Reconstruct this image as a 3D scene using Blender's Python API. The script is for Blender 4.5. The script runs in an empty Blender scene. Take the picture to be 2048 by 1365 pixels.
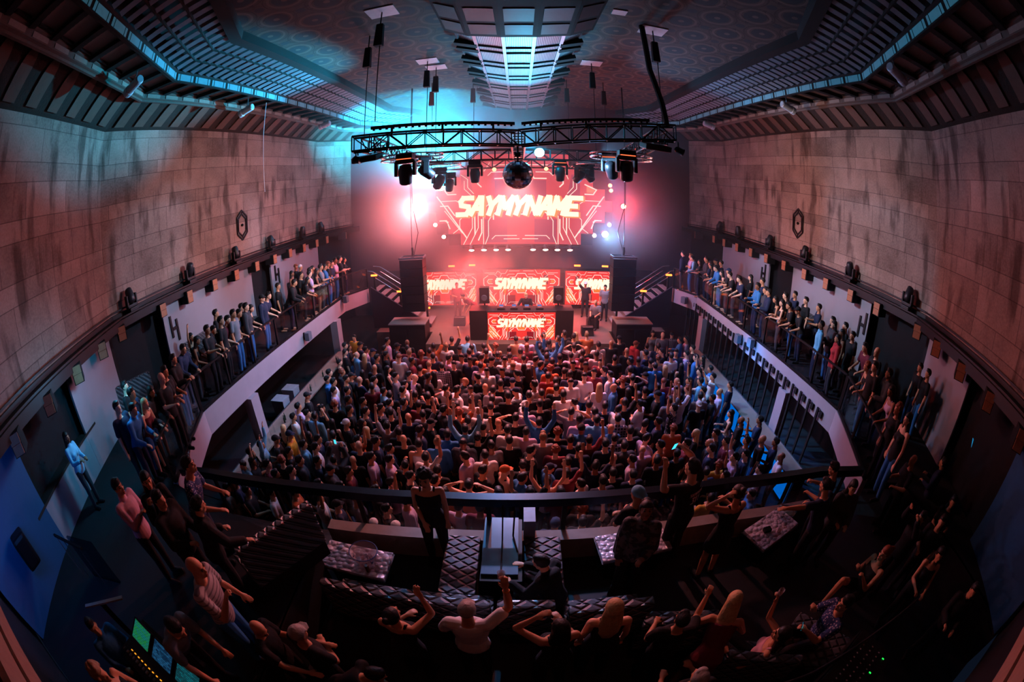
import bpy, bmesh, math, random
import numpy as np
from mathutils import Vector, Matrix
S = bpy.context.scene
COL = S.collection
CH = 8.2            # camera height above the dance floor
X0 = 0.15           # centre line of the hall
BF = 3.3            # balcony floor
KP = 1.2            # the hall is drawn in units a little under a metre: a person is 1.2 times a metric one
PIT = 2.22          # floor of the lounge behind the front railing
R = math.radians
rnd = random.Random(7)

# ---------------------------------------------------------------- camera: a wide fisheye lens
F_, K3, K5 = 866.0437, .1530, -.0192
def cam_matrix():
    p, r, y = R(-20.47416), R(-.49116), R(1.05343)
    B = Matrix(((1, 0, 0), (0, 0, -1), (0, 1, 0)))
    return Matrix.Rotation(y, 3, 'Z') @ Matrix.Rotation(p, 3, 'X') @ B @ Matrix.Rotation(r, 3, 'Z')
CM = cam_matrix()
def ray(px, py):
    x, y = (px - 1024) / F_, -(py - 682.5) / F_
    r = math.hypot(x, y)
    th = r + K3 * r ** 3 + K5 * r ** 5
    s = math.sin(th) / r if r else 1
    return CM @ Vector((x * s, y * s, -math.cos(th)))
def at_z(px, py, z):
    d = ray(px, py)
    return d * ((z - CH) / d.z) + Vector((0, 0, CH))
def at_x(px, py, x):
    d = ray(px, py)
    return d * (x / d.x) + Vector((0, 0, CH))
def at_y(px, py, y):
    d = ray(px, py)
    return d * (y / d.y) + Vector((0, 0, CH))

cd = bpy.data.cameras.new('camera'); co = bpy.data.objects.new('camera', cd); COL.objects.link(co); S.camera = co
cd.type = 'PANO'; cd.panorama_type = 'FISHEYE_LENS_POLYNOMIAL'
cd.fisheye_polynomial_k0 = 0
cd.fisheye_polynomial_k1 = -0.0660733774673377
cd.fisheye_polynomial_k2 = 0.00016420979435560198
cd.fisheye_polynomial_k3 = -6.587103367706924e-05
cd.fisheye_polynomial_k4 = 1.2336756452856028e-06
cd.fisheye_fov = 6.28; cd.sensor_width = 36; cd.clip_start = .02; cd.clip_end = 200
mw = CM.to_4x4(); mw.translation = (0, 0, CH); co.matrix_world = mw

# ---------------------------------------------------------------- materials
def lin(c):
    if isinstance(c, str):
        c = [int(c[i:i + 2], 16) / 255 for i in (0, 2, 4)]
        return tuple(v / 12.92 if v <= .04045 else ((v + .055) / 1.055) ** 2.4 for v in c)
    return tuple(c)
def N(nt, t, **kw):
    n = nt.nodes.new(t)
    for k, v in kw.items():
        if k in ('inp',):
            for a, b in v.items():
                n.inputs[a].default_value = b
        else:
            setattr(n, k, v)
    return n
def math_(nt, op, a, b=None, c=None, clamp=False):
    n = nt.nodes.new('ShaderNodeMath'); n.operation = op; n.use_clamp = clamp
    for i, v in enumerate((a, b, c)):
        if v is None: continue
        if isinstance(v, (int, float)): n.inputs[i].default_value = v
        else: nt.links.new(v, n.inputs[i])
    return n.outputs[0]
MATS = {}
def mat(name, col, rough=.6, metal=0., var=.18, scale=9., bump=0., spec=.4, emit=None, es=0., coat=0.):
    if name in MATS: return MATS[name]
    m = bpy.data.materials.new(name); m.use_nodes = True; nt = m.node_tree
    b = nt.nodes['Principled BSDF']; c = lin(col)
    b.inputs['Roughness'].default_value = rough; b.inputs['Metallic'].default_value = metal
    b.inputs['Specular IOR Level'].default_value = spec
    tc = N(nt, 'ShaderNodeTexCoord')
    nz = N(nt, 'ShaderNodeTexNoise', inp={'Scale': scale, 'Detail': 3.})
    nt.links.new(tc.outputs['Object'], nz.inputs['Vector'])
    mx = N(nt, 'ShaderNodeMix', data_type='RGBA')
    mx.inputs[6].default_value = (*[v * (1 - var) for v in c], 1)
    mx.inputs[7].default_value = (*[min(1, v * (1 + var)) for v in c], 1)
    nt.links.new(nz.outputs['Fac'], mx.inputs[0]); nt.links.new(mx.outputs[2], b.inputs['Base Color'])
    if bump:
        bp = N(nt, 'ShaderNodeBump', inp={'Strength': bump, 'Distance': .02})
        nt.links.new(nz.outputs['Fac'], bp.inputs['Height']); nt.links.new(bp.outputs[0], b.inputs['Normal'])
    if coat: b.inputs['Coat Weight'].default_value = coat
    if emit is not None:
        b.inputs['Emission Color'].default_value = (*lin(emit), 1); b.inputs['Emission Strength'].default_value = es
    MATS[name] = m
    return m
def glass_mat(name, tint=(.8, .9, 1), mirror=.12):
    m = bpy.data.materials.new(name); m.use_nodes = True; nt = m.node_tree; nt.nodes.clear()
    o = N(nt, 'ShaderNodeOutputMaterial'); t = N(nt, 'ShaderNodeBsdfTransparent'); g = N(nt, 'ShaderNodeBsdfGlossy', inp={'Roughness': .06})
    t.inputs[0].default_value = (*tint, 1)
    fr = N(nt, 'ShaderNodeFresnel', inp={'IOR': 1.45}); mx = N(nt, 'ShaderNodeMixShader')
    ge = N(nt, 'ShaderNodeNewGeometry')      # only the near face mirrors
    f2 = math_(nt, 'MULTIPLY', math_(nt, 'ADD', fr.outputs[0], mirror - .04, clamp=True), math_(nt, 'SUBTRACT', 1., ge.outputs['Backfacing']))
    nt.links.new(f2, mx.inputs[0]); nt.links.new(t.outputs[0], mx.inputs[1]); nt.links.new(g.outputs[0], mx.inputs[2]); nt.links.new(mx.outputs[0], o.inputs[0])
    return m
def emit_mat(name, col, strength):
    m = bpy.data.materials.new(name); m.use_nodes = True; nt = m.node_tree; nt.nodes.clear()
    o = N(nt, 'ShaderNodeOutputMaterial'); e = N(nt, 'ShaderNodeEmission')
    e.inputs[0].default_value = (*lin(col), 1); e.inputs[1].default_value = strength
    nt.links.new(e.outputs[0], o.inputs[0])
    return m

# ---------------------------------------------------------------- mesh helper
class MB:
    def __init__(s): s.v = []; s.f = []; s.uv = []
    def add(s, vs, fs, uv=None):
        b = len(s.v); s.v += [tuple(v) for v in vs]; s.f += [tuple(b + i for i in f) for f in fs]
        s.uv += uv if uv else [(0, 0)] * len(vs)
        return s
    def box(s, c, d, rot=None, taper=1.):
        x, y, z = d[0] / 2, d[1] / 2, d[2] / 2
        vs = [Vector((a * x * (taper if k > 0 else 1), b * y * (taper if k > 0 else 1), k * z)) for k in (-1, 1) for a, b in ((-1, -1), (1, -1), (1, 1), (-1, 1))]
        if rot is not None: vs = [rot @ v for v in vs]
        c = Vector(c)
        return s.add([v + c for v in vs], [(3, 2, 1, 0), (4, 5, 6, 7), (0, 1, 5, 4), (1, 2, 6, 5), (2, 3, 7, 6), (3, 0, 4, 7)])
    def bar(s, a, b, w, h=None, up=(0, 0, 1)):
        a, b = Vector(a), Vector(b); d = b - a; L = d.length
        if L < 1e-6: return s
        y = d / L; u = Vector(up)
        if abs(y.dot(u)) > .98: u = Vector((1, 0, 0))
        x = y.cross(u).normalized(); z = x.cross(y)
        return s.box((a + b) / 2, (w, L, h or w), Matrix((x, y, z)).transposed())
    def tube(s, pts, r, n=8, cap=True):
        pts = [Vector(p) for p in pts]; rs = r if isinstance(r, (list, tuple)) else [r] * len(pts)
        vs = []; prev = None
        for i, p in enumerate(pts):
            t = (pts[min(i + 1, len(pts) - 1)] - pts[max(i - 1, 0)]).normalized()
            if prev is None: prev = t.orthogonal().normalized()
            x = (prev - t * prev.dot(t))
            x = x.normalized() if x.length > 1e-5 else t.orthogonal().normalized()
            prev = x; y = t.cross(x)
            vs += [p + (x * math.cos(2 * math.pi * k / n) + y * math.sin(2 * math.pi * k / n)) * rs[i] for k in range(n)]
        fs = [(i * n + k, i * n + (k + 1) % n, (i + 1) * n + (k + 1) % n, (i + 1) * n + k) for i in range(len(pts) - 1) for k in range(n)]
        if cap: fs += [tuple(reversed(range(n))), tuple((len(pts) - 1) * n + k for k in range(n))]
        return s.add(vs, fs)
    def lathe(s, prof, c=(0, 0, 0), n=20, axis='z', cap=True):
        vs = []
        for r, z in prof:
            for k in range(n):
                a = 2 * math.pi * k / n; p = (r * math.cos(a), r * math.sin(a), z)
                if axis == 'y': p = (p[0], -p[2], p[1])
                if axis == 'x': p = (p[2], p[0], p[1])
                vs.append(Vector(p) + Vector(c))
        fs = [(i * n + k, i * n + (k + 1) % n, (i + 1) * n + (k + 1) % n, (i + 1) * n + k) for i in range(len(prof) - 1) for k in range(n)]
        if cap: fs += [tuple(reversed(range(n))), tuple((len(prof) - 1) * n + k for k in range(n))]
        return s.add(vs, fs)
    def ball(s, c, r, nu=16, nv=10):
        r = (r, r, r) if isinstance(r, (int, float)) else r
        vs = [(c[0], c[1], c[2] - r[2])]
        for i in range(1, nv):
            t = math.pi * i / nv
            for k in range(nu):
                a = 2 * math.pi * k / nu
                vs.append((c[0] + r[0] * math.sin(t) * math.cos(a), c[1] + r[1] * math.sin(t) * math.sin(a), c[2] - r[2] * math.cos(t)))
        vs.append((c[0], c[1], c[2] + r[2])); L = len(vs) - 1
        fs = [(0, 1 + (k + 1) % nu, 1 + k) for k in range(nu)]
        fs += [(1 + (i - 1) * nu + k, 1 + (i - 1) * nu + (k + 1) % nu, 1 + i * nu + (k + 1) % nu, 1 + i * nu + k) for i in range(1, nv - 1) for k in range(nu)]
        fs += [(L, 1 + (nv - 2) * nu + k, 1 + (nv - 2) * nu + (k + 1) % nu) for k in range(nu)]
        return s.add(vs, fs)
    def prism(s, poly, z0, z1):
        n = len(poly)
        return s.add([(x, y, z0) for x, y in poly] + [(x, y, z1) for x, y in poly], [tuple(reversed(range(n))), tuple(range(n, 2 * n))] + [(k, (k + 1) % n, n + (k + 1) % n, n + k) for k in range(n)])
    def slab(s, poly, d):            # poly: 3D outline, extruded by vector d
        n = len(poly); d = Vector(d); p = [Vector(q) for q in poly]
        return s.add(p + [q + d for q in p], [tuple(reversed(range(n))), tuple(range(n, 2 * n))] + [(k, (k + 1) % n, n + (k + 1) % n, n + k) for k in range(n)])
    def build(s, name, m, parent=None, loc=None, rot=None, smooth=False, bevel=0., fix=True):
        me = bpy.data.meshes.new(name); me.from_pydata(s.v, [], s.f)
        if any(u != (0, 0) for u in s.uv):
            l = me.uv_layers.new(name='UVMap')
            for lp in me.loops: l.data[lp.index].uv = s.uv[lp.vertex_index]
        if fix or bevel:
            bm = bmesh.new(); bm.from_mesh(me)
            if fix: bmesh.ops.recalc_face_normals(bm, faces=bm.faces)
            if bevel: bmesh.ops.bevel(bm, geom=[e for e in bm.edges if len(e.link_faces) == 2 and e.calc_face_angle(0) > .6], offset=bevel, segments=2, affect='EDGES', profile=.6)
            bm.to_mesh(me); bm.free()
        if smooth:
            for p in me.polygons: p.use_smooth = True
        me.materials.append(m)
        o = bpy.data.objects.new(name, me); COL.objects.link(o)
        if parent: o.parent = parent
        if loc is not None: o.location = loc
        if rot is not None: o.rotation_euler = rot
        return o
def tag(o, label=None, cat=None, group=None, kind=None):
    if label: o['label'] = label
    if cat: o['category'] = cat
    if group: o['group'] = group
    if kind: o['kind'] = kind
    return o
def empty(name, loc=(0, 0, 0), rot=(0, 0, 0)):
    o = bpy.data.objects.new(name, None); COL.objects.link(o); o.location = loc; o.rotation_euler = rot; o.empty_display_size = .1
    return o
KIDS = {}
def dup(root, loc=None, rot=None):
    kids = {}
    for o in COL.objects:
        if o.parent: kids.setdefault(o.parent.name, []).append(o)
    def cp(o, par):
        c = o.copy(); COL.objects.link(c)
        if par: c.parent = par; c.matrix_parent_inverse = o.matrix_parent_inverse
        for k in kids.get(o.name, []): cp(k, c)
        return c
    r = cp(root, None)
    if loc is not None: r.location = loc
    if rot is not None: r.rotation_euler = rot
    return r
def arc(c, r, a0, a1, n, z=0): return [(c[0] + r * math.cos(R(a0 + (a1 - a0) * k / n)), c[1] + r * math.sin(R(a0 + (a1 - a0) * k / n)), z) for k in range(n + 1)]

BLACK = mat('black metal', '141416', .45, .3, spec=.35)
BLACKM = mat('matt black', '0d0d10', .8, 0)
DKWOOD = mat('dark wood', '2a1c16', .5, scale=4)
PAINT = mat('pale grey paint', '8c8b94', .7, var=.06, scale=3)
CHROME = mat('bright metal', 'a8adb5', .25, .9)
LEATHER = mat('black leather', '191a1e', .38, spec=.6, coat=.15)
def frost_mat(name, col, a):
    m = bpy.data.materials.new(name); m.use_nodes = True; nt = m.node_tree; nt.nodes.clear(); o = N(nt, 'ShaderNodeOutputMaterial'); t = N(nt, 'ShaderNodeBsdfTransparent'); b = N(nt, 'ShaderNodeBsdfPrincipled')
    b.inputs['Base Color'].default_value = (*lin(col), 1); b.inputs['Roughness'].default_value = .25; mx = N(nt, 'ShaderNodeMixShader'); mx.inputs[0].default_value = a
    nt.links.new(t.outputs[0], mx.inputs[1]); nt.links.new(b.outputs[0], mx.inputs[2]); nt.links.new(mx.outputs[0], o.inputs[0]); return m
FROST = frost_mat('frosted plastic', 'd8ccd6', .32)
CLEAR = glass_mat('clear glass', (.9, .93, .95), .1)
RAILGLASS = glass_mat('railing glass', (.93, .94, .96), .045)
# ================================================================ the hall: a long octagon
W = 12.65
def side_pts(s, d, t=9.6, t2=3.):
    x1, y1, y2 = X0 + s * (W - d), 6.93 + .23 * d, 24.3 - .23 * d
    return [Vector((x1 - s * .438 * t, y1 - .899 * t, 0)), Vector((x1, y1, 0)), Vector((x1, y2, 0)), Vector((x1 - s * .438 * t2, y2 + .899 * t2, 0))]
def seg_point(s, d, i, f):
    p = side_pts(s, d); return p[i].lerp(p[i + 1], f)
SEGL = [9.6, 17.37, 3.]
def sweep(s, prof, name, m, parent=None, structure=True, z_v=False):
    mb = MB(); cols = [side_pts(s, d) for d, z in prof]
    for i in range(3):
        u0 = sum(SEGL[:i]); u1 = u0 + SEGL[i]; v = 0
        for k in range(len(prof) - 1):
            (d0, z0), (d1, z1) = prof[k], prof[k + 1]; L = math.hypot(d1 - d0, z1 - z0)
            q = [cols[k][i], cols[k][i + 1], cols[k + 1][i + 1], cols[k + 1][i]]; zz = [z0, z0, z1, z1]
            va, vb = (z0, z1) if z_v else (v, v + L)
            mb.add([(p.x, p.y, z) for p, z in zip(q, zz)], [(0, 1, 2, 3)], [(u0, va), (u1, va), (u1, vb), (u0, vb)])
            v += L
    o = mb.build(name, m, parent)
    if structure and not parent: tag(o, kind='structure')
    return o

def stone_mat(name, base, hi, dark, rowh=1.35):
    m = bpy.data.materials.new(name); m.use_nodes = True; nt = m.node_tree; b = nt.nodes['Principled BSDF']
    b.inputs['Roughness'].default_value = .85; b.inputs['Specular IOR Level'].default_value = .2
    uv = N(nt, 'ShaderNodeUVMap'); sp = N(nt, 'ShaderNodeSeparateXYZ'); nt.links.new(uv.outputs[0], sp.inputs[0])
    u, v = sp.outputs[0], sp.outputs[1]
    vv = math_(nt, 'DIVIDE', v, rowh); fl = math_(nt, 'FLOOR', vv); fr = math_(nt, 'FRACT', vv)
    sh = math_(nt, 'LESS_THAN', fr, .36)
    row = math_(nt, 'ADD', math_(nt, 'MULTIPLY', fl, 2.), sh)
    # local v distance to course edge
    a = math_(nt, 'MULTIPLY', math_(nt, 'MINIMUM', fr, math_(nt, 'SUBTRACT', 1., fr)), rowh)
    a2 = math_(nt, 'MULTIPLY', math_(nt, 'ABSOLUTE', math_(nt, 'SUBTRACT', fr, .36)), rowh)
    dv = math_(nt, 'MINIMUM', a, a2)
    wn = N(nt, 'ShaderNodeTexWhiteNoise', noise_dimensions='1D'); nt.links.new(row, wn.inputs['W'])
    bw = math_(nt, 'ADD', math_(nt, 'MULTIPLY', sh, -.75), math_(nt, 'ADD', 1.75, math_(nt, 'MULTIPLY', wn.outputs[0], .7)))
    uu = math_(nt, 'ADD', math_(nt, 'DIVIDE', u, bw), math_(nt, 'MULTIPLY', wn.outputs[0], 7.3))
    cl = math_(nt, 'FLOOR', uu); fu = math_(nt, 'FRACT', uu)
    du = math_(nt, 'MULTIPLY', math_(nt, 'MINIMUM', fu, math_(nt, 'SUBTRACT', 1., fu)), bw)
    ed = math_(nt, 'MINIMUM', du, dv)
    mortar = math_(nt, 'LESS_THAN', ed, .012)
    cb = N(nt, 'ShaderNodeCombineXYZ'); nt.links.new(cl, cb.inputs[0]); nt.links.new(row, cb.inputs[1])
    w2 = N(nt, 'ShaderNodeTexWhiteNoise', noise_dimensions='2D'); nt.links.new(cb.outputs[0], w2.inputs['Vector'])
    n1 = N(nt, 'ShaderNodeTexNoise', inp={'Scale': .45, 'Detail': 5., 'Roughness': .65}); nt.links.new(uv.outputs[0], n1.inputs['Vector'])
    n2 = N(nt, 'ShaderNodeTexNoise', inp={'Scale': 14., 'Detail': 4., 'Roughness': .7}); nt.links.new(uv.outputs[0], n2.inputs['Vector'])
    mp = N(nt, 'ShaderNodeMapping'); mp.inputs['Scale'].default_value = (1.6, .35, 1); nt.links.new(uv.outputs[0], mp.inputs[0])
    n3 = N(nt, 'ShaderNodeTexNoise', inp={'Scale': 1.1, 'Detail': 4.}); nt.links.new(mp.outputs[0], n3.inputs['Vector'])
    f = math_(nt, 'ADD', math_(nt, 'MULTIPLY', w2.outputs[0], .34), math_(nt, 'ADD', math_(nt, 'MULTIPLY', n1.outputs[0], 1.0), math_(nt, 'MULTIPLY', n2.outputs[0], .6)))
    mx = N(nt, 'ShaderNodeMix', data_type='RGBA'); mx.inputs[6].default_value = (*lin(dark), 1); mx.inputs[7].default_value = (*lin(hi), 1)
    nt.links.new(math_(nt, 'SUBTRACT', f, .52, clamp=True), mx.inputs[0])
    st = N(nt, 'ShaderNodeMapRange', inp={1: .54, 2: .66, 3: 0., 4: .7}); nt.links.new(n3.outputs[0], st.inputs[0])
    m2 = N(nt, 'ShaderNodeMix', data_type='RGBA'); m2.inputs[7].default_value = (*lin(base), 1)
    nt.links.new(st.outputs[0], m2.inputs[0]); nt.links.new(mx.outputs[2], m2.inputs[6])
    m3 = N(nt, 'ShaderNodeMix', data_type='RGBA'); m3.inputs[7].default_value = (.02, .014, .012, 1)
    nt.links.new(math_(nt, 'MULTIPLY', mortar, .55), m3.inputs[0]); nt.links.new(m2.outputs[2], m3.inputs[6])
    nt.links.new(m3.outputs[2], b.inputs['Base Color'])
    bp = N(nt, 'ShaderNodeBump', inp={'Strength': .35, 'Distance': .03})
    nt.links.new(math_(nt, 'SUBTRACT', n2.outputs[0], mortar), bp.inputs['Height']); nt.links.new(bp.outputs[0], b.inputs['Normal'])
    return m
STONE = stone_mat('ashlar stone', '33251f', 'b3978a', '4a3932')
FRIEZE = mat('frieze plaster', '5f473d', .85, scale=5, bump=.3)
FRIEZED = mat('frieze slot shade', '2c2019', .9, scale=12, bump=.6)  # dark ground: shade in the slots between panels, put into the colour
CORN = mat('cornice stone', '5f5048', .8, scale=10, bump=.3)
CORNL = mat('cornice panel stone', '8a7b70', .8, scale=14, bump=.2)
def grille_mat():
    m = bpy.data.materials.new('woven grille'); m.use_nodes = True; nt = m.node_tree; b = nt.nodes['Principled BSDF']
    uv = N(nt, 'ShaderNodeTexCoord'); w = N(nt, 'ShaderNodeTexWave', inp={'Scale': 9.}); w.bands_direction = 'Y'
    nt.links.new(uv.outputs['Object'], w.inputs[0])
    mx = N(nt, 'ShaderNodeMix', data_type='RGBA'); mx.inputs[6].default_value = (.03, .02, .018, 1); mx.inputs[7].default_value = (.3, .21, .19, 1)
    nt.links.new(w.outputs[1], mx.inputs[0]); nt.links.new(mx.outputs[2], b.inputs['Base Color']); b.inputs['Roughness'].default_value = .7
    return m
GRILLE = grille_mat()
BEAM = mat('dark beam', '120e0d', .8)
LOUV = mat('louvre metal', '8495a0', .5, .2)
BANDGLASS = mat('frosted band glass', '6f9aa8', .4, emit='2aa6c4', es=.12)
CARPET = mat('dark carpet', '17161a', .95, scale=30, var=.4)
FLOORM = mat('worn wooden dance floor', '2b2422', .5, scale=2.5, var=.35)

for s, side in ((-1, 'left'), (1, 'right')):
    sweep(s, [(0, 6.4), (0, 12.45)], 'wall_' + side, STONE, z_v=True)
    # frieze sloping in above the wall, with raised round-headed panels
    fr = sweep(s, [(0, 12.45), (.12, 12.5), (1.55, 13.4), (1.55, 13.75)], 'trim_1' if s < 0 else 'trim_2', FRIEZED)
    pm = MB()
    for i, n in ((0, 9), (1, 17), (2, 3)):
        for k in range(n):
            f0, f1 = (k + .26) / n, (k + .74) / n
            pts = []
            for a in ((0, 0), (1, 0), (1, .62), (.93, .78), (.78, .92), (.5, 1), (.22, .92), (.07, .78), (0, .62)):
                g = .06 + .8 * a[1]; d = .12 + 1.43 * g; z = 12.5 + .9 * g
                p = seg_point(s, d, i, f0 + (f1 - f0) * a[0]); pts.append((p.x, p.y, z - .005))
            nrm = Vector((-s * .53, 0, -.85)) * .06
            pm.slab(pts, nrm)
    pm.build('niche_panel', FRIEZE, fr)
    dm = MB()
    for i, n in ((0, 18), (1, 34), (2, 6)):
        for k in range(n):
            g = .93; d = .12 + 1.43 * g; p = seg_point(s, d, i, (k + .5) / n)
            dm.box((p.x, p.y, 12.5 + .9 * g), (.16, .16, .12))
    dm.build('carved_rosette', CORN, fr)
    cn = sweep(s, [(1.5, 12.98), (1.8, 12.76), (1.88, 12.76), (1.88, 12.82), (1.96, 12.84), (1.96, 13.0), (2.02, 13.02), (2.02, 13.1)], 'trim_3' if s < 0 else 'trim_4', CORN)
    cm = MB()
    for i, n in ((0, 10), (1, 18), (2, 3)):
        for k in range(n):
            a, b = seg_point(s, 1.965, i, (k + .16) / n), seg_point(s, 1.965, i, (k + .84) / n)
            cm.slab([(a.x, a.y, 12.86), (b.x, b.y, 12.86), (b.x, b.y, 12.98), (a.x, a.y, 12.98)], (-s * .015, 0, 0))
    cm.build('cornice_panel', CORNL, cn)
    so = sweep(s, [(2.0, 13.1), (3.22, 13.02)], 'ceiling_soffit_' + side, GRILLE)
    rb = MB()
    for i, n in ((0, 10), (1, 18), (2, 3)):
        for k in range(n + 1):
            a, b = seg_point(s, 2.02, i, k / n), seg_point(s, 3.2, i, k / n)
            rb.bar((a.x, a.y, 13.02), (b.x, b.y, 12.94), .2, .12)
            for dd in (2.1, 3.12):
                if k < n:
                    a2, b2 = seg_point(s, dd, i, (k + .2) / n), seg_point(s, dd, i, (k + .8) / n)
                    rb.bar((a2.x, a2.y, 13.06), (b2.x, b2.y, 13.06), .05, .06)
    rb.build('soffit_rib', BEAM, so)
    bd = sweep(s, [(3.2, 13.02), (3.2, 12.87), (3.3, 12.87), (3.3, 13.16), (3.36, 13.2)], 'trim_5' if s < 0 else 'trim_6', BEAM)
    gp = MB()
    for i, n in ((0, 10), (1, 18), (2, 3)):
        for k in range(n):
            for f0, f1 in ((.07, .18), (.22, .78), (.82, .93)):
                a, b = seg_point(s, 3.305, i, (k + f0) / n), seg_point(s, 3.305, i, (k + f1) / n)
                gp.slab([(a.x, a.y, 12.91), (b.x, b.y, 12.91), (b.x, b.y, 13.12), (a.x, a.y, 13.12)], (-s * .012, 0, 0))
    gp.build('frosted_pane', BANDGLASS, bd)
    sl = MB(); fr2 = MB()
    for row in range(3):
        d0, d1 = 3.4 + row * .6, 3.4 + row * .6 + .54
        z0, z1 = 13.18 + row * .12, 13.18 + row * .12 + .09
        for i, n in ((0, 22), (1, 40), (2, 7)):
            for k in range(n):
                f = (k + .5) / n; a, b = seg_point(s, d0, i, f), seg_point(s, d1, i, f)
                t = (side_pts(s, d0)[i + 1] - side_pts(s, d0)[i]).normalized()
                h = t * .085; zt = -.022
                sl.slab([(a.x - h.x, a.y - h.y, z0 - zt), (b.x - h.x, b.y - h.y, z1 - zt), (b.x + h.x, b.y + h.y, z1 + zt), (a.x + h.x, a.y + h.y, z0 + zt)], (0, 0, .012))
        for d, z in ((d1 + .03, z1 + .03),):
            q = side_pts(s, d)
            for i in range(3): fr2.bar((q[i].x, q[i].y, z), (q[i + 1].x, q[i + 1].y, z), .04, .08)
    lo = sl.build('ceiling_louvre_' + side, LOUV); tag(lo, kind='structure')
    fr2.build('louvre_rail', BEAM, lo)
    sweep(s, [(3.3, 13.75), (5.3, 13.95)], 'ceiling_void_' + side, BLACKM)
    sweep(s, [(5.15, 13.5), (5.15, 13.4), (5.5, 13.4), (5.5, 13.75)], 'ceiling_beam_' + side, BEAM)

# painted ceiling
def ceil_mat():
    m = bpy.data.materials.new('painted ceiling'); m.use_nodes = True; nt = m.node_tree; b = nt.nodes['Principled BSDF']
    tc = N(nt, 'ShaderNodeTexCoord'); sp = N(nt, 'ShaderNodeSeparateXYZ'); nt.links.new(tc.outputs['Object'], sp.inputs[0])
    P = 1.5
    def cell(ox, oy):
        x = math_(nt, 'SUBTRACT', math_(nt, 'FRACT', math_(nt, 'DIVIDE', math_(nt, 'ADD', sp.outputs[0], ox + 60.), P)), .5)
        y = math_(nt, 'SUBTRACT', math_(nt, 'FRACT', math_(nt, 'DIVIDE', math_(nt, 'ADD', sp.outputs[1], oy + 60.), P * 1.2)), .5)
        x = math_(nt, 'MULTIPLY', x, P); y = math_(nt, 'MULTIPLY', y, P * 1.2)
        return math_(nt, 'SQRT', math_(nt, 'ADD', math_(nt, 'MULTIPLY', x, x), math_(nt, 'MULTIPLY', y, y)))
    r1, r2 = cell(0, 0), cell(P / 2, P * .6); r = math_(nt, 'MINIMUM', r1, r2)
    rs = cell(P / 2, 0); rt = cell(0, P * .6); small = math_(nt, 'MINIMUM', rs, rt)
    nz = N(nt, 'ShaderNodeTexNoise', inp={'Scale': 5., 'Detail': 5.}); nt.links.new(tc.outputs['Object'], nz.inputs['Vector'])
    disc = math_(nt, 'LESS_THAN', math_(nt, 'ADD', r, math_(nt, 'MULTIPLY', nz.outputs[0], .05)), .36)
    ring = math_(nt, 'LESS_THAN', math_(nt, 'ABSOLUTE', math_(nt, 'SUBTRACT', r, .43)), .035)
    ring2 = math_(nt, 'LESS_THAN', math_(nt, 'ABSOLUTE', math_(nt, 'SUBTRACT', r, .56)), .02)
    dot = math_(nt, 'LESS_THAN', r, .09); sdot = math_(nt, 'LESS_THAN', small, .14)
    big = math_(nt, 'LESS_THAN', math_(nt, 'ABSOLUTE', math_(nt, 'SUBTRACT', r1, .82)), .022)
    base = N(nt, 'ShaderNodeMix', data_type='RGBA'); base.inputs[6].default_value = (*lin('2b2421'), 1); base.inputs[7].default_value = (*lin('55463d'), 1); nt.links.new(nz.outputs[0], base.inputs[0])
    col = base.outputs[2]
    for fac, c in ((big, '2a201c'), (ring2, '332722'), (ring, '5e4f44'), (disc, '1a282f'), (sdot, '262d33'), (dot, '5d4f45')):
        mx = N(nt, 'ShaderNodeMix', data_type='RGBA'); mx.inputs[7].default_value = (*lin(c), 1)
        nt.links.new(math_(nt, 'MULTIPLY', fac, .85), mx.inputs[0]); nt.links.new(col, mx.inputs[6]); col = mx.outputs[2]
    nt.links.new(col, b.inputs['Base Color']); b.inputs['Roughness'].default_value = .8
    return m
q0, q1 = side_pts(-1, 5.4), side_pts(1, 5.4)
poly = [(p.x, p.y) for p in q0] + [(p.x, p.y) for p in reversed(q1)]
tag(MB().prism(poly, 13.7, 13.8).build('ceiling', ceil_mat()), kind='structure')
q0, q1 = side_pts(-1, 1.9), side_pts(1, 1.9)
tag(MB().prism([(p.x, p.y) for p in q0] + [(p.x, p.y) for p in reversed(q1)], 14.0, 14.1).build('roof_slab', BLACKM), kind='structure')
q0, q1 = side_pts(-1, -.4), side_pts(1, -.4)
outer = [(p.x, p.y) for p in q0] + [(p.x, p.y) for p in reversed(q1)]
tag(MB().prism(outer, -.1, 0).build('floor', FLOORM), kind='structure')
tag(MB().box((X0, 27.2, 7), (24, .2, 14)).build('wall_back', mat('dark back wall', '3a3236', .85, scale=2)), kind='structure')
tag(MB().box((X0, -1.9, 8.6), (24, .2, 10.8)).build('wall_front', mat('dark rear wall', '15141a', .9)), kind='structure')
lg = MB().box((X0, -1.3, 6.55), (18, .42, .22)).box((X0, -1.12, 6.7), (18, .1, .1)).box((X0, -1.2, 6.3), (18, .3, .25)).box((X0, -1.34, 6.85), (18, .24, .08))
tag(lg.build('trim_7', mat('carved sill stone', '8b6c5c', .8, scale=12, bump=.3)), kind='structure')

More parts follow.
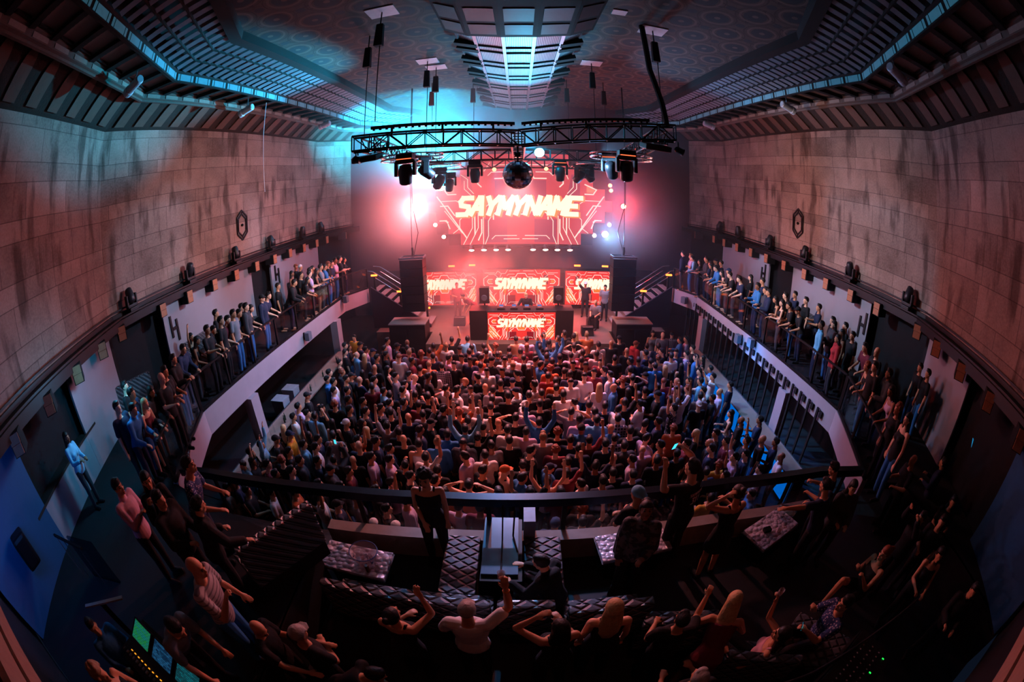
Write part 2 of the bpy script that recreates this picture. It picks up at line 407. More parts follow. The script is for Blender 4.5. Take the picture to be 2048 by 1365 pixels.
# ledge under the stone walls, with timber faced brackets
LEDGE = mat('ledge dark metal', '0e0e11', .5, .3)
WOODF = mat('orange bracket timber', 'a5694a', .6, scale=14, var=.3, bump=.2)
BR_L = [9.06, 10.7, 12.4, 14.05, 15.8, 17.5, 19.15, 20.8, 22.5, 24.0]
def ledge_local(s, y):          # point on the ledge front for a given y along the straight side
    return Vector((X0 + s * (W - .75), y, 0))
for s, side in ((-1, 'left'), (1, 'right')):
    sw = sweep(s, [(0, 6.42), (.12, 6.42), (.12, 6.3), (.62, 6.26), (.62, 6.0), (.05, 6.0)], 'ledge_wall_' + side, LEDGE)
    hs = MB()
    for d, z in ((.15, 6.52), (.6, 6.32)):
        q = side_pts(s, d)
        for i in range(3): hs.bar((q[i].x, q[i].y, z), (q[i + 1].x, q[i + 1].y, z), .06, .05)
    hs.build('cable_rail', CHROME if False else BLACK, sw)
    spots = [(0, k) for k in (.30, .475, .65, .825, .985)] + [(1, (y - 7.0) / 17.2) for y in BR_L] + [(2, .5)]
    for i, f in spots:
        p = seg_point(s, .62, i, f)
        a = {0: -26 * s * -1, 1: 0, 2: 26 * s * -1}[i]
        rot = (0, 0, R({0: -26, 1: 0, 2: 26}[i] * -s))
        e = MB().box((-s * .0, 0, -.02), (.52, .36, .46)).build('bracket', BLACKM, sw, (p.x + s * .1, p.y, 5.93), rot)
        MB().box((-s * .27, 0, .095), (.035, .32, .2)).box((-s * .27, 0, -.12), (.035, .3, .21)).build('timber_face', WOODF, e)

# lower wall behind the balcony: white panels, dark openings and H marks
DARKIN = mat('dark interior', '101015', .9)
BLUEP = mat('blue painted wall', '1f5078', .8, var=.08)
HM = mat('black letter', '141417', .4)
for s, side in ((-1, 'left'), (1, 'right')):
    sweep(s, [(-.25, 0), (-.25, 6.4)], 'lower_wall_' + side, DARKIN)
    spans = [(9.42, 15.9), (17.75, 23.5)] if s < 0 else [(9.82, 15.6), (17.85, 23.5)]
    wp = None
    for a, b in spans:
        x = X0 + s * (W - .22)
        o = MB().box((x, (a + b) / 2, 4.65), (.1, b - a, 2.7)).build('wall_panel_' + side, PAINT); tag(o, kind='structure')
    q = side_pts(s, .1)
    d01 = (q[1] - q[0]).normalized()
    for f0, f1, m_ in ((.62, .93, PAINT), (.0, .3, BLUEP)):
        a, b = q[0].lerp(q[1], f0), q[0].lerp(q[1], f1)
        o = MB().bar((a.x, a.y, 4.65), (b.x, b.y, 4.65), .08, 2.7).build('wall_panel_' + side, m_); tag(o, kind='structure')
HL = [('left', -1, 9.95, 'on the left balcony wall nearer the camera'), ('left', -1, 18.3, 'on the left balcony wall nearer the stage'), ('right', 1, 10.15, 'on the right balcony wall nearer the camera'), ('right', 1, 18.35, 'on the right balcony wall nearer the stage')]
for side, s, y, w in HL:
    x = X0 + s * (W - .30)
    o = MB().box((x, y - .17, 5.1), (.06, .1, .8)).box((x, y + .17, 4.9), (.06, .1, .8)).box((x, y, 5.0), (.06, .3, .12)).build('letter_sign', HM)
    tag(o, 'black letter H mark ' + w, 'sign')

# balcony slab, fascia, curb
HB = 8.9; BX = .1
def bal_pts(s, d=0):       # inner edge of the balcony, d inwards over the hall
    h = HB - d
    return [Vector((BX + s * (7.45 - d * .9), 4.35 + d * .3, 0)), Vector((BX + s * h, 7.4 + .23 * d, 0)), Vector((BX + s * h, 19.3 - .23 * d, 0)), Vector((BX + s * (h - .8), 21.0, 0))]
FRONT = [(-7.3, 4.72), (-6.4, 4.9), (-3.5, 5.18), (-1.2, 5.3), (1.95, 5.32), (3.8, 5.27), (6.2, 5.0), (7.5, 4.6)]
inner = [(p.x, p.y) for p in bal_pts(-1)] ; innr = [(p.x, p.y) for p in bal_pts(1)]
FASC = mat('fascia plaster', 'a2979f', .75, var=.12, scale=2)
FASC_L = mat('ledge concrete', '8b8078', .8, scale=6, var=.25)
q = side_pts(-1, -.1); ql = [(p.x, p.y) for p in q[:3]]
slabL = ql + [inner[3], inner[2], inner[1], inner[0], (-3.2, 3.8), (-3.2, -1.8)]
slabL[2] = (q[2].x, 21.0)
q = side_pts(1, -.1); qr = [(p.x, p.y) for p in q[:3]]
slabR = qr + [innr[3], innr[2], innr[1], innr[0], (8.8, 3.8), (8.8, -1.8)]; slabR[2] = (q[2].x, 21.0)
tag(MB().prism(slabL, 3.1, BF).build('floor_balcony_left', CARPET), kind='structure')
tag(MB().prism(slabR, 3.1, BF).build('floor_balcony_right', CARPET), kind='structure')
tag(MB().prism([(-3.2, -1.8), (8.8, -1.8), (8.8, 3.8)] + FRONT[::-1] + [(-7.3, 3.9), (-3.2, 3.7)], PIT - .2, PIT).build('floor_lounge', mat('lounge floor', '26272c', .6, scale=8, var=.35)), kind='structure')
def wallstrip(pts, z0, z1, th, name, m, off=0):
    mb = MB()
    for a, b in zip(pts[:-1], pts[1:]): mb.bar((a[0], a[1], (z0 + z1) / 2), (b[0], b[1], (z0 + z1) / 2), th, z1 - z0)
    return tag(mb.build(name, m), kind='structure')
wallstrip(inner, 2.6, 3.34, .16, 'balcony_wall_left', FASC)
wallstrip(innr, 2.6, 3.34, .16, 'balcony_wall_right', FASC)
wallstrip([(-3.2, 3.8), (-3.2, -1.8)], PIT, 3.3, .06, 'lounge_wall_left', BLACKM)
wallstrip([(8.8, 3.8), (8.8, -1.8)], PIT, 3.3, .06, 'lounge_wall_right', BLACKM)
wallstrip(FRONT, 0, PIT, .16, 'lounge_wall_front', BLACKM)
wallstrip([(x, y - .24) for x, y in FRONT[2:-1]], PIT, PIT + .54, .26, 'parapet_wall_front', FASC_L)

# railings
def railing(pts, n_seg, label, group, ztop=1.07, base=BF + .05):
    root = empty('glass_railing', (pts[0][0], pts[0][1], base)); tag(root, label, 'railing', group)
    o = Vector((pts[0][0], pts[0][1], base)); P = [Vector((p[0], p[1], base)) - o for p in pts]
    tr = MB()
    for a, b in zip(P[:-1], P[1:]): tr.bar(a + Vector((0, 0, ztop)), b + Vector((0, 0, ztop)), .07, .05)
    tr.build('top_rail', BLACK, root)
    br = MB()
    for a, b in zip(P[:-1], P[1:]): br.bar(a + Vector((0, 0, .03)), b + Vector((0, 0, .03)), .1, .08)
    br.build('bottom_channel', BLACK, root)
    for (a, b), n in zip(zip(P[:-1], P[1:]), n_seg):
        for k in range(n):
            p, q_ = a.lerp(b, k / n), a.lerp(b, (k + 1) / n)
            MB().box(p + Vector((0, 0, ztop / 2)), (.07, .07, ztop)).build('post', BLACK, root)
            MB().bar(p.lerp(q_, .04) + Vector((0, 0, ztop / 2 + .02)), p.lerp(q_, .96) + Vector((0, 0, ztop / 2 + .02)), .014, ztop - .12).build('glass_panel', RAILGLASS, root)
    MB().box(P[-1] + Vector((0, 0, ztop / 2)), (.07, .07, ztop)).build('post', BLACK, root)
    return root
bl, br_ = bal_pts(-1, .02), bal_pts(1, .02)
railing([bl[1], bl[2]], [7], 'long glass railing along the left balcony edge', None)
railing([br_[1], br_[2]], [7], 'long glass railing along the right balcony edge', None)
railing([bl[0], bl[1] - Vector((0, .06, 0))], [2], 'short angled glass railing at the near corner of the left balcony', None)
railing([br_[0], br_[1] - Vector((0, .06, 0))], [2], 'short angled glass railing at the near corner of the right balcony', None)
railing([bl[2] + Vector((0, .08, 0)), bl[3]], [1], 'short glass railing above the left stage stairs', None)
railing([br_[2] + Vector((0, .08, 0)), br_[3]], [1], 'short glass railing above the right stage stairs', None)
fr_ = empty('front_railing', (0, 5.25, PIT)); tag(fr_, 'broad black railing across the front of the rear lounge', 'railing')
fp = [Vector((x, y - .04 - 5.25, 0)) for x, y in FRONT]
m1 = MB(); m2 = MB()
for a, b in zip(fp[:-1], fp[1:]):
    m1.bar(a + Vector((0, 0, 1.3)), b + Vector((0, 0, 1.3)), .17, .05); m2.bar(a + Vector((0, -.06, 1.21)), b + Vector((0, -.06, 1.21)), .03, .14)
m1.build('top_rail', mat('rail steel', '2a3038', .3, .8), fr_); m2.build('rail_face', mat('rail face', '1b2733', .35, .5), fr_)
for x in (-6.3, -4.6, -2.8, -1.34, -.51, .76, 2.13, 3.7, 5.4, 7.0):
    y = np.interp(x, [p.x for p in fp], [p.y for p in fp])
    MB().box((x, y, .63), (.085, .06, 1.26)).build('post', BLACK, fr_)
for a, b in zip(fp[:-1], fp[1:]):
    MB().bar(a.lerp(b, .03) + Vector((0, 0, .82)), a.lerp(b, .97) + Vector((0, 0, .82)), .012, .8).build('glass_panel', RAILGLASS, fr_)

# columns
for x, y, side in ((-8.72, 9.95, 'left'), (-8.72, 17.9, 'left'), (8.95, 10.3, 'right'), (8.95, 18.2, 'right')):
    o = MB().box((x, y, 1.3), (.38, .5, 2.6)).build('pillar', FASC); tag(o, kind='structure')

# under the balconies: bar counters
BARW = mat('bar top timber', '8f7a6c', .45, scale=6)
BARF = mat('bar front', '26201e', .6)
BLUELED = emit_mat('blue lit bar front', (0.0, .22, 1.), .55)
for s, side in ((-1, 'left'), (1, 'right')):
    root = empty('bar_counter', (s * 8.3, 12.5, 0)); tag(root, 'long pale bar counter under the %s balcony%s' % (side, ' with blue lit front' if s > 0 else ''), 'bar')
    L = 10.4
    MB().box((0, 0, 1.08), (.72, L, .06)).build('counter_top', BARW, root)
    MB().box((s * .05, 0, .525), (.5, L - .1, 1.05)).build('counter_body', BARF, root)
    MB().box((s * .36, 0, 1.125), (.05, L, .03)).build('edge_strip', CHROME, root)
    if s > 0:
        for k in range(7): MB().box((-.23, -4.4 + k * 1.46, .55), (.03, 1.3, .85)).build('front_panel', BLUELED, root)
BARF_IN = mat('bar floor rubber', '2d3a42', .7, scale=20)
tag(MB().box((10.5, 13.5, .01), (3.6, 12.5, .02)).build('floor_bar_right', BARF_IN), kind='structure')
tag(MB().box((-10.4, 13.5, .01), (3.2, 12.5, .02)).build('floor_bar_left', DARKIN), kind='structure')
# hanging black fins along the right balcony
for k in range(23):
    y = 20.2 - k * .545
    rt = empty('hanging_fin', (8.84, y, 0)); tag(rt, 'black hanging post on the right balcony front, %s from the stage end' % ('first second third fourth fifth sixth seventh eighth ninth tenth eleventh twelfth thirteenth fourteenth fifteenth sixteenth seventeenth eighteenth nineteenth twentieth twenty-first twenty-second twenty-third'.split()[k]), 'post', 'posts hanging from the right balcony')
    MB().box((0, 0, 1.9), (.06, .09, 2.25)).build('post_shaft', BLACKM, rt)
    MB().box((.03, -.18, 2.88), (.06, .14, .2)).box((.02, -.08, 2.93), (.03, .2, .03)).build('clamp_box', BLACKM, rt)
# backbar shelves, bins under the left balcony
for s, side in ((-1, 'left'), (1, 'right')):
    root = empty('back_bar', (s * 12.2, 13, 0)); tag(root, 'dark back bar cabinet under the %s balcony' % side, 'cabinet')
    MB().box((0, 0, .5), (.6, 9, 1.)).build('cabinet_body', DARKIN, root)
    for z in (1.4, 1.8): MB().box((s * .1, 0, z), (.35, 9, .04)).build('shelf', DKWOOD, root)
for y, n in ((12.9, 'nearer'), (13.9, 'farther')):
    o = MB().box((0, 0, .45), (.55, .5, .9), taper=1.15).box((0, 0, .93), (.66, .6, .06)).build('waste_bin', mat('pale plastic bin', '8fa3ad', .5), None, (-9.6, y, 0)); tag(o, 'pale plastic bin behind the left bar, %s one' % n, 'bin')
rb_ = random.Random(3)
for k in range(14):
    y = 9 + rb_.random() * 8; c = rb_.choice(('bright', 'dark'))
    o = MB().lathe([(.035, 0), (.037, .16), (.014, .22), (.013, .29)], n=10).build('bottle', CLEAR if c == 'bright' else mat('green bottle', '1c3a2a', .2), None, (-8.0 - rb_.random() * .3, y, 1.11), smooth=True)
    tag(o, 'small %s bottle standing on the left bar top' % ('clear' if c == 'bright' else 'green'), 'bottle', '%s bottles on the left bar' % ('clear' if c == 'bright' else 'green'))
for y, w in ((13.4, 'by the middle'), (10.9, 'beside the near pillar'), (16.2, 'near the far pillar')):
    o = MB().ball((0, 0, .09), (.16, .22, .12), 10, 6).ball((.1, .12, .06), (.1, .1, .08), 8, 5).build('plastic_bag', CLEAR, None, (8.5, y, 1.11)); tag(o, 'clear crumpled plastic bag on the right bar %s' % w, 'bag')
# small speakers / spotlights fixed on the fascia
def fascia_speaker(x, y, z, s, label, rot=0.):
    r = empty('wall_speaker', (x, y, z), (0, 0, rot)); tag(r, label, 'speaker')
    MB().box((-s * .22, 0, 0), (.22, .3, .34)).build('cabinet', mat('grey speaker', '5d6874', .5), r, bevel=.02)
    MB().box((-s * .06, 0, .0), (.14, .05, .05)).box((-s * .0, 0, 0), (.03, .12, .3)).build('arm', BLACK, r)
    return r
fascia_speaker(-8.72, 14.55, 3.0, -1, 'small grey speaker on the left balcony front midway')
fascia_speaker(-8.72, 19.0, 3.32, -1, 'small pale floodlight at the far end of the left balcony front')
fascia_speaker(-7.75, 5.2, 3.05, -1, 'grey floodlight at the near corner of the left balcony front', R(-26))
fascia_speaker(8.92, 14.1, 3.02, 1, 'square blue-grey speaker on the right balcony front midway')
fascia_speaker(8.92, 13.0, 3.25, 1, 'flat topped dark floodlight beside the square speaker on the right balcony')
fascia_speaker(8.6, 19.9, 3.0, 1, 'small dark speaker at the stage end of the right balcony front', R(26))

# wall sconces, ceiling projectors
IRON = mat('wrought iron', '1b1413', .6, .4)
for s, x, z, side in ((-1, X0 - W, 7.95, 'left'), (1, X0 + W, 8.0, 'right')):
    r = empty('wall_sconce', (x, 15.75, z)); tag(r, 'hexagonal wrought iron sconce frame on the %s stone wall' % side, 'sconce')
    hx = [(0, .7), (.42, .38), (.42, -.38), (0, -.7), (-.42, -.38), (-.42, .38)]
    f = MB()
    for sc in (1., .76):
        for a, b in zip(hx, hx[1:] + hx[:1]): f.bar((-s * .05, a[0] * sc, a[1] * sc), (-s * .05, b[0] * sc, b[1] * sc), .035, .06)
    for a in hx: f.bar((-s * .05, a[0], a[1]), (-s * .05, a[0] * .76, a[1] * .76), .03, .05)
    f.build('frame', IRON, r); MB().ball((-s * .06, 0, 0), .07, 10, 6).build('centre_boss', IRON, r)
PROJ = mat('white projector', '9fb4c0', .4)
for s, x, y, w in ((-1, -8.95, 5.8, 'left near'), (-1, -9.75, 12.5, 'left middle'), (-1, -9.6, 19.5, 'left far'), (1, 8.5, 5.5, 'right near'), (1, 9.7, 12.4, 'right middle'), (1, 9.75, 20.0, 'right far')):
    r = empty('ceiling_projector', (x, y, 12.9)); a, b = w.split()
    tag(r, 'white cylindrical projector under the %s ceiling soffit, %s one' % (a, {'near': 'nearest', 'middle': 'middle', 'far': 'farthest'}[b]), 'projector')
    MB().bar((0, 0, .1), (0, 0, -.25), .03).box((0, 0, -.25), (.1, .1, .04)).build('hanger', CHROME, r)
    MB().lathe([(.12, -.28), (.15, -.25), (.15, .2), (.17, .22), (.17, .36), (.1, .38)], axis='x', n=16).build('barrel', PROJ, r, (0, 0, -.4), (0, R(12), R(180 if s < 0 else 0)))
# ================================================================ stage
STG = 1.2
STAGEM = mat('stage floor', '6b5850', .4, scale=3, var=.2)
tag(MB().prism([(-7.4, 24.4), (-7.4, 20.1), (-4.35, 20.1), (-4.35, 18.35), (4.5, 18.35), (4.5, 20.1), (7.6, 20.1), (7.6, 24.4)], 0, STG).build('stage_platform', STAGEM), 'low wide stage platform with worn boards', 'stage')
tag(MB().box((0.1, 25.4, 1.6), (17, 1.9, 3.2)).box((0.1, 24.48, 3.25), (12.6, .1, .12)).build('rear_deck', BLACKM), 'black raised deck behind the three stage screens', 'stage')
SCR_R = emit_mat('screen red', 'ff3a34', .95)
SCR_P = emit_mat('screen pink red', 'e8525c', .8)
SCR_O = emit_mat('screen orange', 'ff8038', 1.0)
SCR_L = emit_mat('screen pale lines', 'ffd9c8', 1.25)
SCR_Y = emit_mat('screen lettering', 'fff0d0', 1.3)
SCR_YD = emit_mat('screen lettering shade', 'f79a5a', 1.0)
SCR_LR = emit_mat('screen light red', 'ff9a78', .8); SCR_M = emit_mat('screen mauve', 'c04a62', .75)
SCR_D = emit_mat('screen dark red', 'a31a26', .8)
GLY = {'S': [[(.8, 1), (.12, 1), (0, .78), (.12, .55), (.68, .47), (.8, .25), (.68, 0), (0, 0)]], 'A': [[(0, 0), (.36, 1), (.5, 1), (.8, 0)], [(.25, .34), (.6, .34)]],
       'Y': [[(0, 1), (.36, .5), (.8, 1)], [(.4, .5), (.34, 0)]], 'M': [[(0, 0), (0, 1), (.4, .35), (.8, 1), (.8, 0)]], 'N': [[(0, 0), (0, 1), (.8, 0), (.8, 1)]],
       'E': [[(.85, 1), (0, 1), (0, 0), (.85, 0)], [(0, .5), (.62, .5)]], '3': [[(0, 1), (.7, 1), (.3, .58), (.7, .4), (.6, 0), (0, 0)]], '1': [[(.15, .8), (.4, 1), (.4, 0)]], 'H': [[(0, 0), (0, 1)], [(.8, 0), (.8, 1)], [(0, .5), (.8, .5)]]}
def flat_stroke(mb, pts, w, y):
    for i, (a, b) in enumerate(zip(pts[:-1], pts[1:])):
        d = Vector((b[0] - a[0], b[1] - a[1])); L = d.length
        if L < 1e-5: continue
        d /= L; n = Vector((-d.y, d.x)) * w / 2; e = d * w * .38
        p = [Vector(a) - e + n, Vector(a) - e - n, Vector(b) + e - n, Vector(b) + e + n]
        mb.add([(q.x, y - i * .0004, q.y) for q in p], [(0, 1, 2, 3)])
def lettering(mb, text, cx, cz, width, h, y, shear=.28, w=.2):
    n = len(text); adv = width / n; gw = adv * .9
    for k, ch in enumerate(text):
        x0 = cx - width / 2 + k * adv
        for st in GLY[ch]:
            flat_stroke(mb, [(x0 + p[0] / .8 * gw * .86 + p[1] * h * shear - h * shear / 2, cz - h / 2 + p[1] * h) for p in st], w * h, y - .002 * (k % 2))
ART = [[(0, .36), (.10, .36), (.15, .46), (.30, .46), (.35, .41)], [(.60, 0), (.5, .2), (.5, .42), (.42, .53), (.42, .6)], [(.68, .0), (.57, .2), (.57, .4), (.5, .5)], [(.64, .08), (.92, .5), (.99, .6), (.99, .76), (.88, .84)],
       [(.72, .04), (.98, .44)], [(.8, .08), (.97, .34)], [(0, .90), (.1, .90), (.16, .80), (.3, .80)], [(.36, 1.0), (.42, .9), (.52, .9), (.56, .8)], [(.62, .97), (.68, .88), (.86, .88)], [(.76, .74), (.86, .74), (.9, .68), (.86, .62), (.76, .62)],
       [(.44, .0), (.44, .34)], [(.66, .36), (.72, .3), (.72, .2), (.8, .14)], [(.84, .2), (.88, .3), (.96, .3)], [(.7, .5), (.76, .54), (.94, .54)], [(.05, .97), (.32, .97)], [(.46, .7), (.5, .74), (.5, .8)],
       [(.42, 0), (.38, .1), (.38, .28), (.33, .36)], [(.69, .14), (.9, .42)], [(.75, .13), (.86, .28), (.9, .3)], [(.55, .62), (.62, .7), (.62, .8), (.7, .86)], [(.58, .6), (.66, .68), (.66, .78)], [(.5, .05), (.46, .14), (.46, .3)], [(.02, .06), (.2, .06)], [(.05, .1), (.3, .1), (.34, .06)],
       [(.78, .36), (.86, .48), (.95, .48)], [(.18, .88), (.34, .88), (.38, .84)], [(.12, .4), (.12, .44)], [(.24, .42), (.32, .36), (.32, .3)], [(.7, .92), (.96, .92)], [(.9, .06), (.98, .18)], [(.86, .04), (.98, .24)], [(.54, .9), (.6, .96)], [(.36, .55), (.36, .5), (.4, .46)], [(.54, .12), (.54, .36), (.46, .46)]]
FILL = [([(.42, .3), (.48, .42), (.5, .56), (.38, .56)], 'o'), ([(0, .38), (.08, .38), (.13, .46), (0, .46)], 'o'), ([(.62, .1), (.9, .52), (.98, .5), (.98, .1)], 'o'), ([(.16, .02), (.42, .02), (.42, .3), (.16, .3)], 'd'), ([(.78, .64), (.86, .64), (.88, .68), (.85, .72), (.78, .72)], 'o'), ([(.55, .6), (.7, .6), (.7, .86), (.6, .86)], 'd'), ([(0, .5), (.3, .5), (.3, .78), (0, .78)], 'd')]
def screen_art(root, w, h, zb, y, lt_w, lt_h, lt_z, base, lw=1., clip=None):
    fo, fd = MB(), MB()
    for pts, k in FILL:
        for sx in (-1, 1):
            q = [(sx * p[0] * w / 2, y - .004, zb + p[1] * h) for p in pts]
            if clip and not all(clip(a[0], a[2]) for a in q): continue
            MB().add(q, [tuple(range(len(q)))]).build('orange_patch' if k == 'o' else 'dark_patch', (SCR_O if base is SCR_R else SCR_LR) if k == 'o' else (SCR_D if base is SCR_R else SCR_M), root, fix=False)
    ln = MB()
    for k, pts in enumerate(ART):
        for sx in (-1, 1):
            q = [(sx * p[0] * w / 2, zb + p[1] * h) for p in pts]
            q = [a for a in q if not clip or clip(*a)]
            if len(q) > 1: flat_stroke(ln, q, (.03 if k % 3 else .05) * lw, y - .008)
    ln.build('line_graphics', SCR_L, root, fix=False)
    sh = MB(); lettering(sh, 'SAYMYNAME', .012 * lt_w, lt_z - .05 * lt_h, lt_w, lt_h, y - .012, w=.36); sh.build('lettering_shade', SCR_YD, root, fix=False)
    lt = MB(); lettering(lt, 'SAYMYNAME', 0, lt_z, lt_w, lt_h, y - .018, w=.3); lt.build('lettering', SCR_Y, root, fix=False)
def led_screen(loc, w, h, label, lt=.66):
    r = empty('led_screen', loc); tag(r, label, 'screen')
    MB().box((0, .07, h / 2), (w + .06, .12, h + .06)).build('cabinet', BLACK, r)
    MB().add([(-w / 2, 0, 0), (w / 2, 0, 0), (w / 2, 0, h), (-w / 2, 0, h)], [(0, 1, 2, 3)]).build('display', SCR_R, r, fix=False)
    screen_art(r, w * .98, h * .98, h * .01, 0, w * lt, h * .24, h * .62, SCR_R, .7)
    return r
led_screen((.12, 23.95, 1.42), 4.4, 2.15, 'wide red video screen in the middle behind the booth')
led_screen((-4.3, 23.95, 1.5), 3.75, 2.0, 'red video screen behind the left hanging speaker')
led_screen((4.5, 23.95, 1.5), 3.75, 2.0, 'red video screen behind the right hanging speaker')
# stepped overhead screen
r = empty('stepped_screen', (.1, 23.3, CH - 3.08)); tag(r, 'large stepped overhead video screen showing pink circuit artwork', 'screen')
TH = .64; HW = [3.28, 3.95, 4.62, 5.05, 4.62, 3.95, 3.28, 2.6]
pane, cab, off = MB(), MB(), MB()
for k, hw in enumerate(HW):
    pane.add([(-hw, 0, k * TH), (hw, 0, k * TH), (hw, 0, (k + 1) * TH), (-hw, 0, (k + 1) * TH)], [(0, 1, 2, 3)])
    cab.box((0, .08, (k + .5) * TH), (2 * hw + .03, .14, TH))
for k, a, b in ((0, 3.3, 3.95), (1, 3.97, 4.62), (2, 4.64, 5.05)):
    for s in (-1, 1): MB().box((s * (a + b) / 2, .03, (k + .5) * TH - .02), (b - a - .03, .14, TH - .04)).build('dark_tile', BLACKM, r)
cab.build('cabinet', BLACK, r); pane.build('display', SCR_P, r, fix=False)
clipf = lambda x, z: 0 <= z <= 8 * TH and abs(x) < HW[min(7, int(z / TH))] - .02
screen_art(r, 9.2, 4.6, .02, 0, 6.6, .92, 2.17, SCR_P, 1.35, clipf)

# booth
r = empty('dj_booth', (.1, 18.85, STG)); tag(r, 'performer booth faced with a red video screen at the stage edge', 'booth')
MB().box((0, .32, .66), (3.2, .5, 1.32)).build('cabinet', BLACK, r)
MB().add([(-1.56, .05, .0), (1.56, .05, .0), (1.56, .05, 1.34), (-1.56, .05, 1.34)], [(0, 1, 2, 3)]).build('display', SCR_R, r, fix=False)
screen_art(r, 3.08, 1.32, .01, .05, 2.15, .32, .84, SCR_R, .5)
MB().box((0, .55, 1.36), (3.3, 1.0, .05)).build('table_top', BLACKM, r)
for s in (-1, 1): MB().box((s * 2.0, .5, .72), (.8, 1.0, 1.44)).build('side_cabinet', BLACK, r, bevel=.02)
dk = random.Random(5)
for k in range(4):
    e = empty('turntable_deck', (-.85 + k * .6, 19.35, STG + 1.385)); tag(e, 'black media player on the booth table, %s from the left' % ('first', 'second', 'third', 'fourth')[k], 'media player', 'decks on the booth')
    MB().box((0, 0, .045), (.34, .42, .09)).build('body', BLACK, e, bevel=.01); MB().lathe([(.11, .09), (.11, .105), (.03, .11)], n=20).build('jog_wheel', CHROME, e)
    MB().box((0, .17, .12), (.2, .02, .07)).build('display', emit_mat('deck display', '6fa8ff', .5), e)
for s, w in ((-1, 'left'), (1, 'right')):
    e = empty('monitor_speaker', (.1 + s * 1.75, 19.75, STG + 1.44 if False else STG)); tag(e, 'booth monitor speaker on a stand, %s of the performer' % w, 'speaker')
    MB().box((0, 0, 1.98), (.46, .4, .74)).build('cabinet', BLACK, e, bevel=.03)
    MB().lathe([(.15, 0), (.12, .03), (.04, .02)], c=(0, -.2, 1.86), axis='y', n=16).build('cone', mat('speaker cone', '4a4a50', .5), e)
    MB().box((0, 0, .8), (.08, .08, 1.6)).box((0, 0, 1.6), (.5, .4, .03)).box((0, 0, .015), (.45, .45, .03)).build('stand', BLACK, e)
# stage wedges and gear
for x, y, w in ((3.3, 19.6, 'beside the right subwoofer'), (-3.1, 21.2, 'in the smoke left of the booth')):
    e = empty('stage_monitor', (x, y, STG)); tag(e, 'black wedge monitor on the stage ' + w, 'speaker')
    MB().add([(-.3, -.25, 0), (.3, -.25, 0), (.3, .25, 0), (-.3, .25, 0), (-.3, .0, .4), (.3, .0, .4), (.3, .25, .4), (-.3, .25, .4)], [(3, 2, 1, 0), (4, 5, 6, 7), (0, 1, 5, 4), (1, 2, 6, 5), (2, 3, 7, 6), (3, 0, 4, 7)]).build('cabinet', BLACK, e)
    MB().box((0, -.1, .42), (.5, .1, .02)).build('grille', CHROME, e)

# hanging speaker columns and the subwoofers below them
def line_array(x, label):
    e = empty('hanging_speaker', (x, 19.6, CH - 3.12)); tag(e, label, 'speaker')
    for k in range(6): MB().box((0, 0, -.24 - k * .43), (1.14, .8 - .0 * k, .41), Matrix.Rotation(R(-1.2 * k), 3, 'X')).build('cabinet', BLACK, e, bevel=.02)
    fr = MB()
    for a, b in (((-.57, -.4), (.57, -.4)), ((.57, -.4), (.57, .4)), ((.57, .4), (-.57, .4)), ((-.57, .4), (-.57, -.4)), ((0, -.4), (0, .4))): fr.bar((*a, .04), (*b, .04), .06, .08)
    fr.build('flying_frame', CHROME, e)
    MB().tube([(0, 0, .08), (0, 0, 9.1)], .018, 6).tube([(0, 0, .1), (.02, 0, .3), (0, 0, .5)], .06, 6).build('chain', BLACK, e)
    MB().tube([(.05, .1, .1), (.3 * (1 if x < 0 else -1), .1, 1.2), (.06, .05, 2.6), (.03, .03, 9)], .02, 6).build('cable', BLACK, e)
line_array(-5.02, 'tall black hanging speaker column left of the stage')
line_array(4.92, 'tall black hanging speaker column right of the stage')
SUBT = mat('subwoofer lid', '8c8684', .3, scale=5)  # paler than the black cabinet: light from above put into the colour
for x, w in ((-5.35, 'left'), (5.5, 'right')):
    e = empty('subwoofer', (x, 19.4, 0)); tag(e, 'big black subwoofer stack at the %s corner of the stage' % w, 'speaker')
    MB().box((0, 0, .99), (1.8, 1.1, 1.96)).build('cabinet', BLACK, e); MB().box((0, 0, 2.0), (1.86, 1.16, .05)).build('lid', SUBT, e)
    for k in (-1, 1): MB().box((k * .44, -.56, 1.2), (.8, .03, 1.1)).build('grille', BLACKM, e)

# stairs from the balconies to the stage
TREAD = mat('stair tread', '8a7f80', .5)
for s, w in ((-1, 'left'), (1, 'right')):
    e = empty('staircase', (X0 + s * 7.9, 20.9, 0)); tag(e, 'dark staircase from the %s balcony down to the stage' % w, 'staircase')
    n = 9; run = 3.2
    tr = MB()
    for k in range(n):
        z = 3.3 - (k + .5) * (2.1 / n); x = -s * (k + .5) * run / n
        MB().box((x, .75, z), (run / n * .95, 1.4, .05)).build('step', TREAD, e)
    MB().slab([(0, 0, 1.205), (-s * run, 0, 1.205), (-s * run, 0, 1.35), (0, 0, 3.45)], (0, -.12, 0)).build('stringer_wall', mat('stair side wall', '1b1e2a', .8), e)
    for yy in (.1, 1.4):
        h = MB().tube([(s * .3, yy, 4.3), (-s * .1, yy, 4.25), (-s * run * .95, yy, 2.3)], .03, 8).tube([(-s * .1, yy, 4.0), (-s * run * .95, yy, 2.05)], .02, 6)
        h.build('handrail', CHROME, e)
    for k in range(3):
        x = -s * (.2 + k * 1.4); z = 3.2 - abs(x) * 2.1 / run
        p = MB().box((x, .1, z + .45), (.1, .1, .95)).build('newel_post', BLACK, e)
        MB().box((x, .04, z + .98), (.34, .08, .08)).build('amber_light', emit_mat('amber strip', 'ff6a28', 6), e)
